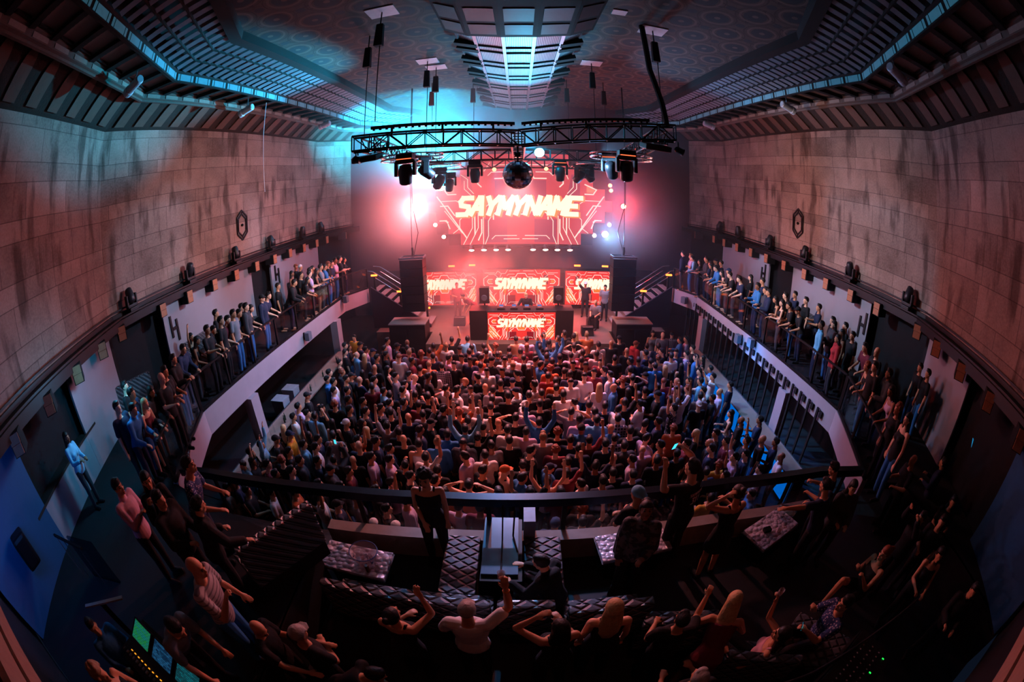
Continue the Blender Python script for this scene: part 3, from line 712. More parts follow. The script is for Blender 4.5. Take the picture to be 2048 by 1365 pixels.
for x, z in ((-3.9, 3.75), (-2.7, 3.78), (3.35, 3.75), (5.0, 3.75)):
    e = MB().box((0, 0, 0), (.36, .08, .09)).build('amber_strip_light', emit_mat('amber strip 2', 'ff6a28', 6), None, (x, 24.3, z)); tag(e, 'small amber strip light on the edge of the rear deck, %s' % {-3.9: 'farthest left', -2.7: 'left of the middle screen', 3.35: 'right of the middle screen', 5.0: 'by the right hanging speaker'}[x], 'lamp')

# ================================================================ overhead rig
def truss(a, b, h, w, label, n):
    a, b = Vector(a), Vector(b); e = empty('lighting_truss', a); tag(e, label, 'truss'); d = b - a; y = d.normalized()
    x = y.cross(Vector((0, 0, 1))).normalized() * w / 2; z = Vector((0, 0, h / 2)); ch = MB(); br = MB()
    cs = [x + z, -x + z, x - z, -x - z]
    for c in cs: ch.tube([c, d + c], .032, 6)
    for k in range(n + 1):
        p = d * k / n
        for c1, c2 in ((0, 2), (1, 3), (0, 1), (2, 3)): br.tube([p + cs[c1], p + cs[c2]], .018, 5, False)
        if k < n:
            q = d * (k + 1) / n
            for c1, c2 in ((0, 2), (1, 3)):
                if k % 2: c1, c2 = c2, c1
                br.tube([p + cs[c1], q + cs[c2]], .018, 5, False)
    ch.build('main_chord', BLACK, e); br.build('bracing', BLACK, e)
    return e
Z1 = CH + 1.52
truss((-4.5, 11.0, CH + 1.62), (-.05, 12.0, Z1), .44, .44, 'front lighting truss, half left of the mirror ball', 9)
truss((.05, 12.0, Z1), (4.3, 11.1, CH + 1.9), .46, .46, 'front lighting truss, half right of the mirror ball', 9)
truss((-3.4, 15.9, CH + 1.36), (3.2, 15.9, CH + 1.36), .4, .4, 'middle lighting truss behind the mirror ball', 13)
truss((-4.0, 19.0, CH + 1.2), (4.0, 19.0, CH + 1.2), .4, .4, 'rear lighting truss nearest the stepped screen', 14)
truss((-4.2, 11.4, CH + 1.62), (-3.9, 18.9, CH + 1.2), .4, .4, 'left side lighting truss running towards the stage', 14)
truss((4.0, 11.5, CH + 1.8), (3.9, 18.9, CH + 1.2), .4, .4, 'right side lighting truss running towards the stage', 14)
truss((0, 12.3, Z1), (0, 18.8, CH + 1.25), .38, .38, 'centre lighting truss above the mirror ball', 12)
for x0, z0, x1, z1, w in ((-4.0, 2.05, -.1, 1.98, 'left'), (.1, 1.98, 3.6, 2.22, 'right')):
    y0 = 11.1 if x0 < 0 else 12.; y1 = 12. if x0 < 0 else 11.25
    e = empty('led_batten', (x0, y0, CH + z0)); tag(e, 'long dark light batten clamped above the %s half of the front truss' % w, 'lamp')
    d = Vector((x1 - x0, y1 - y0, z1 - z0)); MB().bar((0, 0, 0), d, .09, .09).build('housing', BLACK, e)
    for k in range(22): MB().box(d * (k + .5) / 22 + Vector((0, 0, -.06)), (.06, .06, .05)).build('lens', BLACKM, e)
    for f in (.15, .5, .85): MB().bar(d * f, d * f + Vector((0, 0, -.28)), .06).build('clamp', BLACK, e)
COPPER = mat('pink lit track tube', 'b9a7a5', .25, .8)
for x, y, rr, w in ((-3.35, 13.3, 1.0, 'left near'), (3.25, 13.3, 1.0, 'right near'), (3.5, 17.2, 1.2, 'right far'), (-3.5, 17.2, 1.2, 'left far')):
    a, b = w.split(); e = MB().tube(arc((0, 0), rr, 0, 360, 48), .03, 6, False).tube(arc((0, 0), rr, 0, 360, 48, -.12), .03, 6, False)
    for k in range(12):
        p = arc((0, 0), rr, k * 30, k * 30, 1)[0]; e.bar(p, (p[0], p[1], -.12), .025)
    o = e.build('circular_track', COPPER, None, (x, y, CH + 1.28 - .05 * (y > 15))); tag(o, 'circular tube track under the %s side of the rig, %s of the two' % (a, {'near': 'nearer', 'far': 'farther'}[b]), 'track')
LENS = mat('dark lens', '20242c', .08, .1, spec=.8)
REDT = emit_mat('red trim glow', 'ff6a40', 1.6)
def moving_head(name, loc, label, group, hang=True, tilt=0, pan=0, sc=1., glow=None, lens=None):
    e = empty(name, loc, (0, 0, R(pan))); tag(e, label, 'moving light', group); k = -1 if hang else 1
    e.scale = (sc,) * 3
    MB().box((0, 0, k * .07), (.4, .34, .14)).build('base', BLACK, e, bevel=.02)
    if glow: MB().box((0, -.172, k * .13), (.36, .01, .022)).build('trim_strip', glow, e)
    y = MB().box((0, 0, k * .19), (.46, .2, .1))
    for s in (-1, 1): y.box((s * .22, 0, k * .36), (.07, .18, .36))
    y.build('yoke', BLACK, e, bevel=.02)
    h = MB().lathe([(.07, -.2), (.14, -.17), (.17, -.02), (.16, .12), (.15, .26), (.12, .3)], n=16)
    hd = h.build('head', mat('mover head', '1d1b1f', .42), e, (0, 0, k * .45), (R(tilt), 0, 0) if not hang else (R(180 + tilt), 0, 0), smooth=True)
    MB().lathe([(.118, .29), (.1, .31), (.03, .325)], n=16).build('lens', lens or LENS, hd, smooth=True)
    return e
LP_L = [7.83, 11.29, 14.66, 17.9, 21.37, 24.0]
ORDN = ['first', 'second', 'third', 'fourth', 'fifth', 'sixth']
for s, w in ((-1, 'left'), (1, 'right')):
    for k, y in enumerate(LP_L):
        moving_head('moving_head', (X0 + s * (W - .38), y, 6.3), 'moving head light standing on the %s wall ledge, %s from the camera' % (w, ORDN[k]), 'moving lights on the %s ledge' % w, False, tilt=(30, -20, 15, 25, -10, 20)[k], pan=s * 90, sc=1.05)
for n, (px, py, y, zt, tl, pan, gl, sc) in enumerate([(811, 345, 12.0, 1.3, 8, 0, REDT, 1.25), (850, 342, 13.3, 1.25, 50, -70, REDT, 1.1), (879, 362, 17.0, 1.1, 40, 40, None, 1.25), (899, 368, 17.5, 1.1, 15, 30, None, 1.1), (950, 348, 15.9, 1.15, 5, 0, None, 1.15), (1120, 345, 15.9, 1.15, 12, 0, REDT, 1.15), (1160, 352, 17.4, 1.1, 45, 50, None, 1.15), (1176, 350, 17.6, 1.1, 40, -60, None, 1.15), (1222, 338, 13.5, 1.3, 35, -30, REDT, 1.2), (1253, 338, 12.0, 1.5, 2, 0, REDT, 1.25)]):
    p = at_y(px, py, y)
    hw = ['under the front truss by its left end', 'tilted sideways beside the left end fixture', 'blue lit, beside the dazzling white lamp', 'blue lit, right of the dazzling white lamp', 'halfway between the left end and the mirror ball', 'just right of the mirror ball', 'left of a crossed pair above the screen', 'right of a crossed pair above the screen', 'tilted, beside the right end fixture', 'under the front truss by its right end'][n]
    moving_head('moving_head', (p.x, y, p.z + .45 * sc), 'hanging moving head light, ' + hw, 'moving lights hanging from the rig', True, tl, pan, sc, gl)
# flat floods and par cans at the truss ends
for x, y, z, w, rz in ((-4.15, 11.2, CH + 1.3, 'left', -14), (3.75, 11.2, CH + 1.55, 'right', 14)):
    e = empty('panel_flood', (x, y, z), (R(12), 0, R(rz))); tag(e, 'flat panel flood light at the %s end of the front truss' % w, 'lamp')
    MB().box((0, 0, -.12), (.85, .4, .16)).build('housing', BLACK, e, bevel=.02); MB().box((0, 0, -.21), (.8, .34, .02)).build('diffuser', mat('pink diffuser', 'c8a6ac', .5), e)
    for xx in (-.3, .3): MB().bar((xx, 0, 0), (xx, 0, .15), .03).build('bracket', BLACK, e)
for x, y, z, w in ((-4.5, 11.0, CH + 1.36, 'left'), (4.25, 11.0, CH + 1.6, 'right')):
    e = empty('par_can', (x, y, z)); tag(e, 'small can light hanging from the %s tip of the front truss' % w, 'lamp')
    MB().lathe([(.05, 0), (.1, .05), (.1, .22), (.12, .26)], axis='x', n=12).build('can', BLACK, e, (0, 0, -.16), (0, R(20), 0)); MB().bar((.1, 0, .05), (.1, 0, -.1), .03).build('yoke', BLACK, e)
# chain hoists and ceiling plates
PLATE = mat('white ceiling plate', 'c9ccd0', .5)
for n, (x, y, tz, big, w) in enumerate([(-3.5, 9.9, None, 1, 'nearest, left of the ceiling lantern'), (-4.42, 11.6, CH + 1.85, 0, 'left one over the front truss'), (-3.35, 15.3, CH + 1.6, 1, 'left, front of a close pair'), (-3.2, 16.3, CH + 1.6, 1, 'left, rear of a close pair'), (2.85, 15.9, CH + 1.6, 1, 'right, over the middle truss'), (4.0, 11.4, CH + 2.1, 1, 'right one over the front truss'), (-3.9, 19, CH + 1.4, 0, 'far left, over the rear truss'), (3.9, 19, CH + 1.4, 0, 'far right, over the rear truss'), (-2.0, 19, CH + 1.4, 0, 'far, left of the lantern tip'), (2.2, 19, CH + 1.4, 0, 'far, right of the lantern tip')]):
    e = empty('chain_hoist', (x, y, 13.7)); tag(e, 'black chain hoist hanging from the ceiling, ' + w, 'hoist')
    if big: MB().box((0, 0, -.02), (.8, .7, .03)).build('ceiling_plate', PLATE, e)
    MB().tube([(0, 0, 0), (0, 0, -.5)], .02, 6).build('hook_chain', BLACK, e)
    MB().box((0, 0, -.85), (.24, .22, .75), taper=.8).build('chain_bag', BLACKM, e, bevel=.03)
    MB().tube([(.04, 0, -.5), (.04, 0, (tz or CH + 2.0) - 13.7)], .014, 6).build('lift_chain', BLACK, e)
e = MB().box((0, 0, -.02), (.4, .35, .03)).build('ceiling_panel', PLATE, None, (2.75, 10.4, 13.7)); tag(e, 'small pale square panel on the ceiling right of the lantern', 'panel')
e = MB().tube([(4.15, 11.3, CH + 2.1), (4.0, 11.2, CH + 2.8), (3.7, 11.2, CH + 3.9), (3.6, 11.2, 13.7)], .09, 8).build('cable_bundle', BLACKM); tag(e, 'thick black cable bundle from the ceiling to the right truss end', 'cable')
e = MB().tube([(-9.5, 13.5, 12.85), (-9.52, 13.5, 11.5), (-9.46, 13.5, 10.2), (-9.38, 13.5, 9.1)], .012, 6).build('hanging_wire', mat('pale wire', 'cfe4ee', .4, emit='9fd8ef', es=.0)); tag(e, 'single pale wire hanging from the left ceiling band', 'wire')
# mirror ball
e = empty('mirror_ball', (-.02, 12.65, CH + .44)); tag(e, 'big mirror ball hanging from the centre of the rig', 'mirror ball')
def mirror_mat():
    m = bpy.data.materials.new('mirror tiles'); m.use_nodes = True; nt = m.node_tree; b = nt.nodes['Principled BSDF']; b.inputs['Metallic'].default_value = 1; b.inputs['Roughness'].default_value = .12
    v = N(nt, 'ShaderNodeTexVoronoi', inp={'Scale': 16.}); tc = N(nt, 'ShaderNodeTexCoord'); nt.links.new(tc.outputs['Object'], v.inputs['Vector'])
    bp = N(nt, 'ShaderNodeBump', inp={'Strength': .6}); nt.links.new(v.outputs['Color'], bp.inputs['Height']); nt.links.new(bp.outputs[0], b.inputs['Normal']); b.inputs['Base Color'].default_value = (.35, .35, .4, 1)
    return m
MB().ball((0, 0, 0), .45, 32, 22).build('mirror_sphere', mirror_mat(), e)
MB().tube([(0, 0, .43), (0, 0, .9)], .03, 8).box((0, 0, .62), (.16, .16, .14)).build('motor_stem', BLACK, e)

# ================================================================ ceiling lantern: long faceted glazed trough
e = empty('ceiling_lantern', (.05, 10.9, 13.7)); tag(e, 'long faceted glass ceiling lantern with bright bars along it', 'lantern')
prof = [(-2.0, 0), (-1.85, -.25), (-1.28, -.55), (-.44, -.72), (.44, -.72), (1.28, -.55), (1.85, -.25), (2.0, 0)]
LANT = bpy.data.materials.new('ribbed lantern glass'); LANT.use_nodes = True
_nt = LANT.node_tree; _b = _nt.nodes['Principled BSDF']; _tc = N(_nt, 'ShaderNodeTexCoord'); _w = N(_nt, 'ShaderNodeTexWave', inp={'Scale': 6.}); _w.bands_direction = 'X'
_nt.links.new(_tc.outputs['Object'], _w.inputs[0]); _mx = N(_nt, 'ShaderNodeMix', data_type='RGBA'); _mx.inputs[6].default_value = (.05, .12, .15, 1); _mx.inputs[7].default_value = (.75, .85, .9, 1)
_nt.links.new(_w.outputs[1], _mx.inputs[0]); _nt.links.new(_mx.outputs[2], _b.inputs['Base Color']); _b.inputs['Roughness'].default_value = .35; _b.inputs['Metallic'].default_value = .3
L = 12.6
g = MB(); g.add([(x, 0, z) for x, z in prof] + [(x * .97, L, z) for x, z in prof], [(k, k + 1, 9 + k, 8 + k) for k in range(7)] + [tuple(range(8, 16)), tuple(range(8))])
g.build('glass_facet', LANT, e)
br = MB()
for x, z in ((-1.28, -.55), (-.44, -.72), (.44, -.72), (1.28, -.55)): br.bar((x, 0, z - .03), (x * .97, L, z - .03), .1, .05)
br.build('long_bar', mat('bright lantern bar', 'aeb6bf', .35, .6), e)
tr = MB()
k = 0; y = .35
while y < L:
    tr = MB()
    for (x0, z0), (x1, z1) in zip(prof[1:6], prof[2:7]): tr.bar((x0, y, z0 - .02), (x1, y, z1 - .02), .07, .06)
    tr.build('cross_rib', BEAM, e)
    for s in (-1, 1): MB().bar((s * 1.26, y, -.56), (s * 1.95, y, -.38), .3, .16).build('side_fin', BEAM, e)
    y += (.55 if k % 2 else 1.25); k += 1
pass
e2 = empty('lantern_hood', (.05, 10.9, 13.7)); tag(e2, 'dark faceted hood at the near end of the ceiling lantern', 'lantern')
hp = [(-2.0, 0), (-2.0, -.62), (-1.35, -.9), (-.46, -1.0), (.46, -1.0), (1.35, -.9), (2.0, -.62), (2.0, 0)]
h = MB(); h.add([(x, -4.6, z) for x, z in hp] + [(x, -.1, z) for x, z in hp], [(k, k + 1, 9 + k, 8 + k) for k in range(7)] + [tuple(range(8, 16)), tuple(range(8))])
h.build('hood_shell', BEAM, e2)
pn = MB()
for (x0, z0), (x1, z1) in zip(hp[1:6], hp[2:7]):
    for y0, y1 in ((-1.1, -.35), (-2.2, -1.35)):
        a, b = Vector((x0, 0, z0 - .015)), Vector((x1, 0, z1 - .015)); p, q = a.lerp(b, .12), a.lerp(b, .88)
        pn.slab([(p.x, y0, p.z), (q.x, y0, q.z), (q.x, y1, q.z), (p.x, y1, p.z)], (0, 0, -.012))
pn.build('brown_pane', mat('brown glass pane', '3a2a28', .5), e2)
# ================================================================ people
def loft(mb, rings, n=14):        # rings: (centre, rx, ry, xdir, ydir)
    vs = []
    for c, rx, ry, xd, yd in rings:
        vs += [c + xd * (rx * math.cos(2 * math.pi * k / n)) + yd * (ry * math.sin(2 * math.pi * k / n)) for k in range(n)]
    fs = [(i * n + k, i * n + (k + 1) % n, (i + 1) * n + (k + 1) % n, (i + 1) * n + k) for i in range(len(rings) - 1) for k in range(n)]
    fs += [tuple(reversed(range(n))), tuple((len(rings) - 1) * n + k for k in range(n))]
    mb.add(vs, fs)
def limb(mb, a, ra, b, rb, n=10):
    d = (b - a).normalized()
    pts = [a - d * ra * .7, a - d * ra * .45, a, b, b + d * rb * .45, b + d * rb * .7]
    mb.tube(pts, [ra * .45, ra * .85, ra, rb, rb * .85, rb * .45], n)
def eball(mb, c, r, M3=None, nu=14, nv=9):
    t = MB().ball((0, 0, 0), r, nu, nv); vs = [Vector(v) for v in t.v]
    if M3 is not None: vs = [M3 @ v for v in vs]
    mb.add([v + c for v in vs], t.f)
POSES = {
    's': dict(R=((.16, .02, -1), (.04, .22, -1), .5), L=((.16, .02, -1), (.04, .25, -1), .5)),
    'a': dict(R=((.15, .28, -.9), (-.3, .9, .1), .8), L=((.18, .2, -.9), (-.35, .85, -.05), .8)),
    'c': dict(R=((.1, .32, -.9), (-.92, .45, .12), .6), L=((.1, .32, -.9), (-.92, .4, .2), .6)),
    'u': dict(R=((.42, .3, .75), (-.12, .12, 1), .55), L=((.15, .2, -.9), (-.3, .8, -.2), .6), hp=-8),
    'U': dict(L=((.42, .3, .75), (-.12, .12, 1), .55), R=((.15, .2, -.9), (-.3, .8, -.2), .6), hp=-8),
    'v': dict(R=((.45, .3, .72), (-.05, .1, 1), .3), L=((.45, .3, .72), (-.05, .1, 1), .3), hp=-10),
    'p': dict(R=((.2, .8, .3), (-.35, .35, .9), .7), L=((.2, .8, .3), (-.35, .35, .9), .7), hp=-6),
    'h': dict(R=((.9, .12, .3), (-.86, -.1, .55), .4), L=((.9, .12, .3), (-.86, -.1, .55), .4)),
    'l': dict(R=((.15, .45, -.75), (-.2, .95, -.05), .7), L=((.15, .45, -.75), (-.2, .95, .0), .7), lean=22, hp=-14),
    'b': dict(R=((.2, .5, -.7), (-.2, .9, -.2), .6), L=((.2, .5, -.7), (-.2, .9, -.2), .6), lean=48, hp=-25),
    'd': dict(R=((.3, .35, -.8), (-.35, .6, .7), .6), L=((.2, .1, -.95), (-.1, .35, -.9), .6), tw=12),
}
def joints(P, sex='m'):
    J = {}; fem = sex == 'f'; sit = P.get('legs') == 'sit'
    sh = .165 if fem else .19; hp = .095
    pz = P.get('pz', .5 if sit else .93)
    lean = R(P.get('lean', 0)); tw = R(P.get('tw', 0)); side = R(P.get('side', 0))
    T = Matrix.Rotation(side, 3, 'Y') @ Matrix.Rotation(-lean, 3, 'X') @ Matrix.Rotation(tw, 3, 'Z')
    pel = Vector((0, P.get('py', 0), pz)); J['pel'] = pel; J['T'] = T
    up = lambda x, y, z: pel + T @ Vector((x, y, z))
    J['up'] = up; J['neck'] = up(0, -.01, .545)
    HR = Matrix.Rotation(R(P.get('hy', 0)), 3, 'Z') @ Matrix.Rotation(R(-P.get('hp', 0)), 3, 'X') @ Matrix.Rotation(R(P.get('hr', 0)), 3, 'Y')
    J['HR'] = T @ HR if P.get('hfollow', 1) else HR
    J['head'] = J['neck'] + T @ Vector((0, .01, .06)) + J['HR'] @ Vector((0, .02, .085))
    for s, k in ((1, 'R'), (-1, 'L')):
        u, f, curl = P[k]
        u = Vector((u[0] * s, u[1], u[2])).normalized(); f = Vector((f[0] * s, f[1], f[2])).normalized()
        if P.get('armfollow', 1): u, f = T @ u, T @ f
        a = up(s * sh, -.01, .47); raise_ = max(0, u.z) * .05
        a = a + Vector((-s * .02 * raise_ * 10, 0, raise_))
        J['sh' + k] = a; J['el' + k] = a + u * .285; J['wr' + k] = J['el' + k] + f * .255; J['f' + k] = f; J['c' + k] = curl
        lg = P.get('leg' + k)
        hip = pel + Vector((s * hp, 0, -.03)); J['hip' + k] = hip
        if lg: J['kn' + k] = hip + Vector((lg[0][0] * s, lg[0][1], lg[0][2])); J['an' + k] = J['kn' + k] + Vector((lg[1][0] * s, lg[1][1], lg[1][2]))
        elif sit: J['kn' + k] = hip + Vector((s * .06, .42, .03)); J['an' + k] = J['kn' + k] + Vector((0, .02, -.42))
        else: J['kn' + k] = Vector((s * .105, .03, .5)); J['an' + k] = Vector((s * .115, -.02, .085))
    return J
def torso_rings(J, sex, g=0., z0=-.1, z1=.53, flare=0.):
    T = J['T']; xd, yd = T @ Vector((1, 0, 0)), T @ Vector((0, 1, 0)); up = J['up']
    prof = [(-.1, .125, .1, 0), (-.03, .168, .118, -.005), (.05, .16, .112, 0), (.14, .148, .104, .005), (.26, .168, .116, .01), (.37, .188, .122, .01), (.45, .18, .105, .0), (.5, .12, .078, -.01), (.54, .07, .062, -.01)] if sex == 'm' else \
           [(-.1, .125, .105, 0), (-.03, .175, .122, -.01), (.05, .155, .108, -.005), (.15, .122, .09, .005), (.25, .138, .1, .01), (.35, .155, .118, .02), (.44, .155, .092, .0), (.5, .1, .068, -.01), (.54, .058, .055, -.01)]
    return [(up(0, y, z), rx + g + (flare if z < .1 else 0), ry + g + (flare if z < .1 else 0), xd, yd) for z, rx, ry, y in prof if z0 <= z <= z1]
def hand(mb, w, f, curl, s, fr=.0095):
    f = f.normalized(); up = Vector((0, 0, 1)) if abs(f.z) < .85 else Vector((0, -1, 0)) if f.z > 0 else Vector((0, 1, 0))
    n = (up - f * up.dot(f)).normalized(); x = f.cross(n) * 1.0
    if f.z > .85: x = Vector((1, 0, 0)) - f * f.x; x.normalize(); n = x.cross(f)
    Mx = Matrix((x, f, n)).transposed()
    eball(mb, w + f * .055, (.042, .058, .018), Mx, 10, 7)
    limb(mb, w - f * .02, .028, w + f * .03, .026, 8)
    for k, (o, L) in enumerate(((-.03, .062), (-.011, .074), (.009, .07), (.029, .055))):
        b = w + f * .098 + x * o; a1 = curl * 1.25 * (1 + .08 * k); d1 = f * math.cos(a1 * .6) - n * math.sin(a1 * .6) + x * (o * (1.6 - curl)); d1.normalize()
        d2 = f * math.cos(a1 * 1.7) - n * math.sin(a1 * 1.7) + x * (o * (1 - curl)); d2.normalize()
        m = b + d1 * L * .52; e = m + d2 * L * .5
        mb.tube([b - d1 * .02, b, m, e, e + d2 * .004], [fr, fr * 1.05, fr, fr * .88, fr * .5], 7)
    tx = x * (-s if f.z <= .85 else -s)
    b = w + f * .03 + tx * .03; d1 = (f * .75 + tx * .62 - n * .25).normalized(); d2 = (f * .9 + tx * (.25 - curl * .3) - n * (.2 + curl * .3)).normalized()
    m = b + d1 * .04; mb.tube([b - d1 * .015, b, m, m + d2 * .032], [.012, .0125, .011, .007], 7)
def head_prims(mb, c, M, fem):
    q = lambda x, y, z: c + M @ Vector((x, y, z))
    eball(mb, q(0, -.012, .03), (.074, .093, .085), M, 18, 12)
    eball(mb, q(0, .012, -.02), (.064, .078, .082), M, 16, 10)
    eball(mb, q(0, .035, -.072), (.042 if fem else .05, .048, .04), M)
    eball(mb, q(0, .083, -.083), (.02, .016, .016), M, 10, 7)
    mb.tube([q(0, .083, .018), q(0, .098, -.008), q(0, .11, -.026)], [.009, .012, .0135], 8)
    eball(mb, q(0, .093, -.03), (.02, .014, .01), M, 10, 7)
    eball(mb, q(0, .08, .033), (.052, .015, .009), M, 12, 7)
    eball(mb, q(0, .09, -.056), (.022, .01, .006), M, 10, 6); eball(mb, q(0, .088, -.065), (.019, .01, .006), M, 10, 6)
    for s in (-1, 1):
        eball(mb, q(s * .04, .065, -.018), (.02, .018, .018), M, 10, 7)
        eball(mb, q(s * .075, -.008, -.008), (.009, .02, .032), M, 8, 7)
        eball(mb, q(s * .029, .073, .012), (.012, .012, .009), M, 8, 6)
def remesh(mb, voxel, dec=1., smooth=2, name='body'):
    me = bpy.data.meshes.new(name); me.from_pydata([tuple(v) for v in mb.v], [], mb.f)
    o = bpy.data.objects.new(name, me); COL.objects.link(o)
    m = o.modifiers.new('r', 'REMESH'); m.mode = 'VOXEL'; m.voxel_size = voxel; m.adaptivity = 0
    if smooth: m = o.modifiers.new('s', 'SMOOTH'); m.factor = .5; m.iterations = smooth
    if dec < 1: m = o.modifiers.new('d', 'DECIMATE'); m.ratio = dec
    bpy.context.view_layer.update(); dg = bpy.context.evaluated_depsgraph_get()
    out = bpy.data.meshes.new_from_object(o.evaluated_get(dg)); out.name = name
    bpy.data.objects.remove(o); bpy.data.meshes.remove(me)
    for p in out.polygons: p.use_smooth = True
    out.materials.clear(); out.materials.append(None)
    return out
MESHC = {}
def body_mesh(key, P, sex, vox, dec):
    k = ('body', key, sex)
    if k in MESHC: return MESHC[k]
    J = joints(P, sex); mb = MB(); fem = sex == 'f'
    loft(mb, torso_rings(J, sex)); head_prims(mb, J['head'], J['HR'], fem)
    limb(mb, J['up'](0, -.015, .48), .055 if fem else .064, J['head'] + J['HR'] @ Vector((0, -.02, -.06)), .047 if fem else .057, 12)
    if fem:
        for s in (-1, 1): eball(mb, J['up'](s * .07, .1, .33), (.065, .055, .062), J['T'])
    for s, a in ((1, 'R'), (-1, 'L')):
        kk = .86 if fem else 1.
        limb(mb, J['up'](s * .1, -.01, .46), .055 * kk, J['sh' + a], .062 * kk); limb(mb, J['sh' + a], .058 * kk, J['el' + a], .041 * kk)
        e, w = J['el' + a], J['wr' + a]; mid = e.lerp(w, .3)
        limb(mb, e, .041 * kk, mid, .043 * kk); limb(mb, mid, .043 * kk, w, .028 * kk); hand(mb, w, J['f' + a], J['c' + a], s, .0105 if vox > .012 else .0088)
        h, n, an = J['hip' + a], J['kn' + a], J['an' + a]
        limb(mb, h, .092, n, .056); c = n.lerp(an, .3); limb(mb, n, .055, c, .058); limb(mb, c, .056, an, .038)
        fd = Vector((s * .12, 1, 0)).normalized() if not P.get('toes') else Vector(P['toes'])
        limb(mb, an + Vector((0, -.02, -.04)), .04, an + fd * .17 + Vector((0, 0, -.055)), .032)
    MESHC[k] = (remesh(mb, vox, dec, 2, 'person'), J); return MESHC[k]
def cloth_mesh(kind, key, P, sex, vox, dec):
    k = (kind, key, sex)
    if k in MESHC: return MESHC[k]
    J = joints(P, sex); mb = MB(); g = .013
    nm = {'tee': 'shirt', 'long': 'shirt', 'tank': 'tank_top', 'crop': 'crop_top', 'hood': 'hoodie', 'dress': 'dress', 'pants': 'trousers', 'shorts': 'shorts', 'skirt': 'skirt', 'jacket': 'jacket', 'shoeR': 'shoe', 'shoeL': 'shoe'}[kind]
    fem = sex == 'f'
    if kind in ('tee', 'long', 'hood', 'jacket', 'tank', 'crop', 'dress'):
        gg = g + {'hood': .018, 'jacket': .014}.get(kind, 0)
        loft(mb, torso_rings(J, sex, gg, .2 if kind == 'crop' else -.1, .46 if kind in ('tank', 'crop', 'dress') else .505, .008), 18)
        if fem:
            for s in (-1, 1): eball(mb, J['up'](s * .07, .1, .33), (.075, .065, .07), J['T'])
        for s, a in ((1, 'R'), (-1, 'L')):
            kk = .86 if fem else 1.
            if kind in ('tee', 'long', 'hood', 'jacket'):
                limb(mb, J['up'](s * .1, -.01, .455), .06 * kk + gg, J['sh' + a], .062 * kk + gg)
                e = J['sh' + a].lerp(J['el' + a], .68 if kind == 'tee' else 1.)
                limb(mb, J['sh' + a], .058 * kk + gg, e, (.055 if kind == 'tee' else .046) * kk + gg)
                if kind != 'tee': limb(mb, J['el' + a], .046 * kk + gg, J['el' + a].lerp(J['wr' + a], .93), .032 + gg)
            else:
                limb(mb, J['up'](s * .07, -.07, .42), .022, J['up'](s * .09, -.005, .53), .016, 8); limb(mb, J['up'](s * .07, .06, .42), .022, J['up'](s * .09, -.005, .53), .016, 8)
        if kind == 'hood': eball(mb, J['up'](0, -.1, .5), (.12, .07, .07), J['T'])
        if kind in ('jacket', 'hood', 'long'): limb(mb, J['up'](0, -.02, .5), .075, J['up'](0, -.015, .545), .07, 12)
        if kind == 'dress':
            T = J['T']; loft(mb, [(J['pel'] + Vector((0, 0, .05)), .17, .125, Vector((1, 0, 0)), Vector((0, 1, 0))), (J['pel'] + Vector((0, 0, -.12)), .2, .15, Vector((1, 0, 0)), Vector((0, 1, 0))), (J['pel'] + Vector((0, 0, -.3)), .22, .17, Vector((1, 0, 0)), Vector((0, 1, 0)))])
    elif kind == 'skirt':
        X, Y = Vector((1, 0, 0)), Vector((0, 1, 0)); loft(mb, [(J['pel'] + Vector((0, 0, .07)), .17, .125, X, Y), (J['pel'] + Vector((0, 0, -.1)), .2, .15, X, Y), (J['pel'] + Vector((0, 0, -.27)), .22, .18, X, Y)])
    elif kind in ('pants', 'shorts'):
        loft(mb, torso_rings(J, sex, .012, -.1, .06)); 
        for s, a in ((1, 'R'), (-1, 'L')):
            h, n, an = J['hip' + a], J['kn' + a], J['an' + a]
            if kind == 'shorts': limb(mb, h, .105, h.lerp(n, .6), .095)
            else: limb(mb, h, .104, n, .07); limb(mb, n, .07, n.lerp(an, .92), .058)
    elif kind in ('shoeR', 'shoeL'):
        a = kind[-1]; s = 1 if a == 'R' else -1
        an = J['an' + a]; fd = Vector((s * .12, 1, 0)).normalized() if not P.get('toes') else Vector(P['toes'])
        limb(mb, an + Vector((0, -.03, -.035)), .05, an + fd * .18 + Vector((0, 0, -.048)), .042)
    MESHC[k] = (remesh(mb, vox, dec, 1, nm), nm); return MESHC[k]
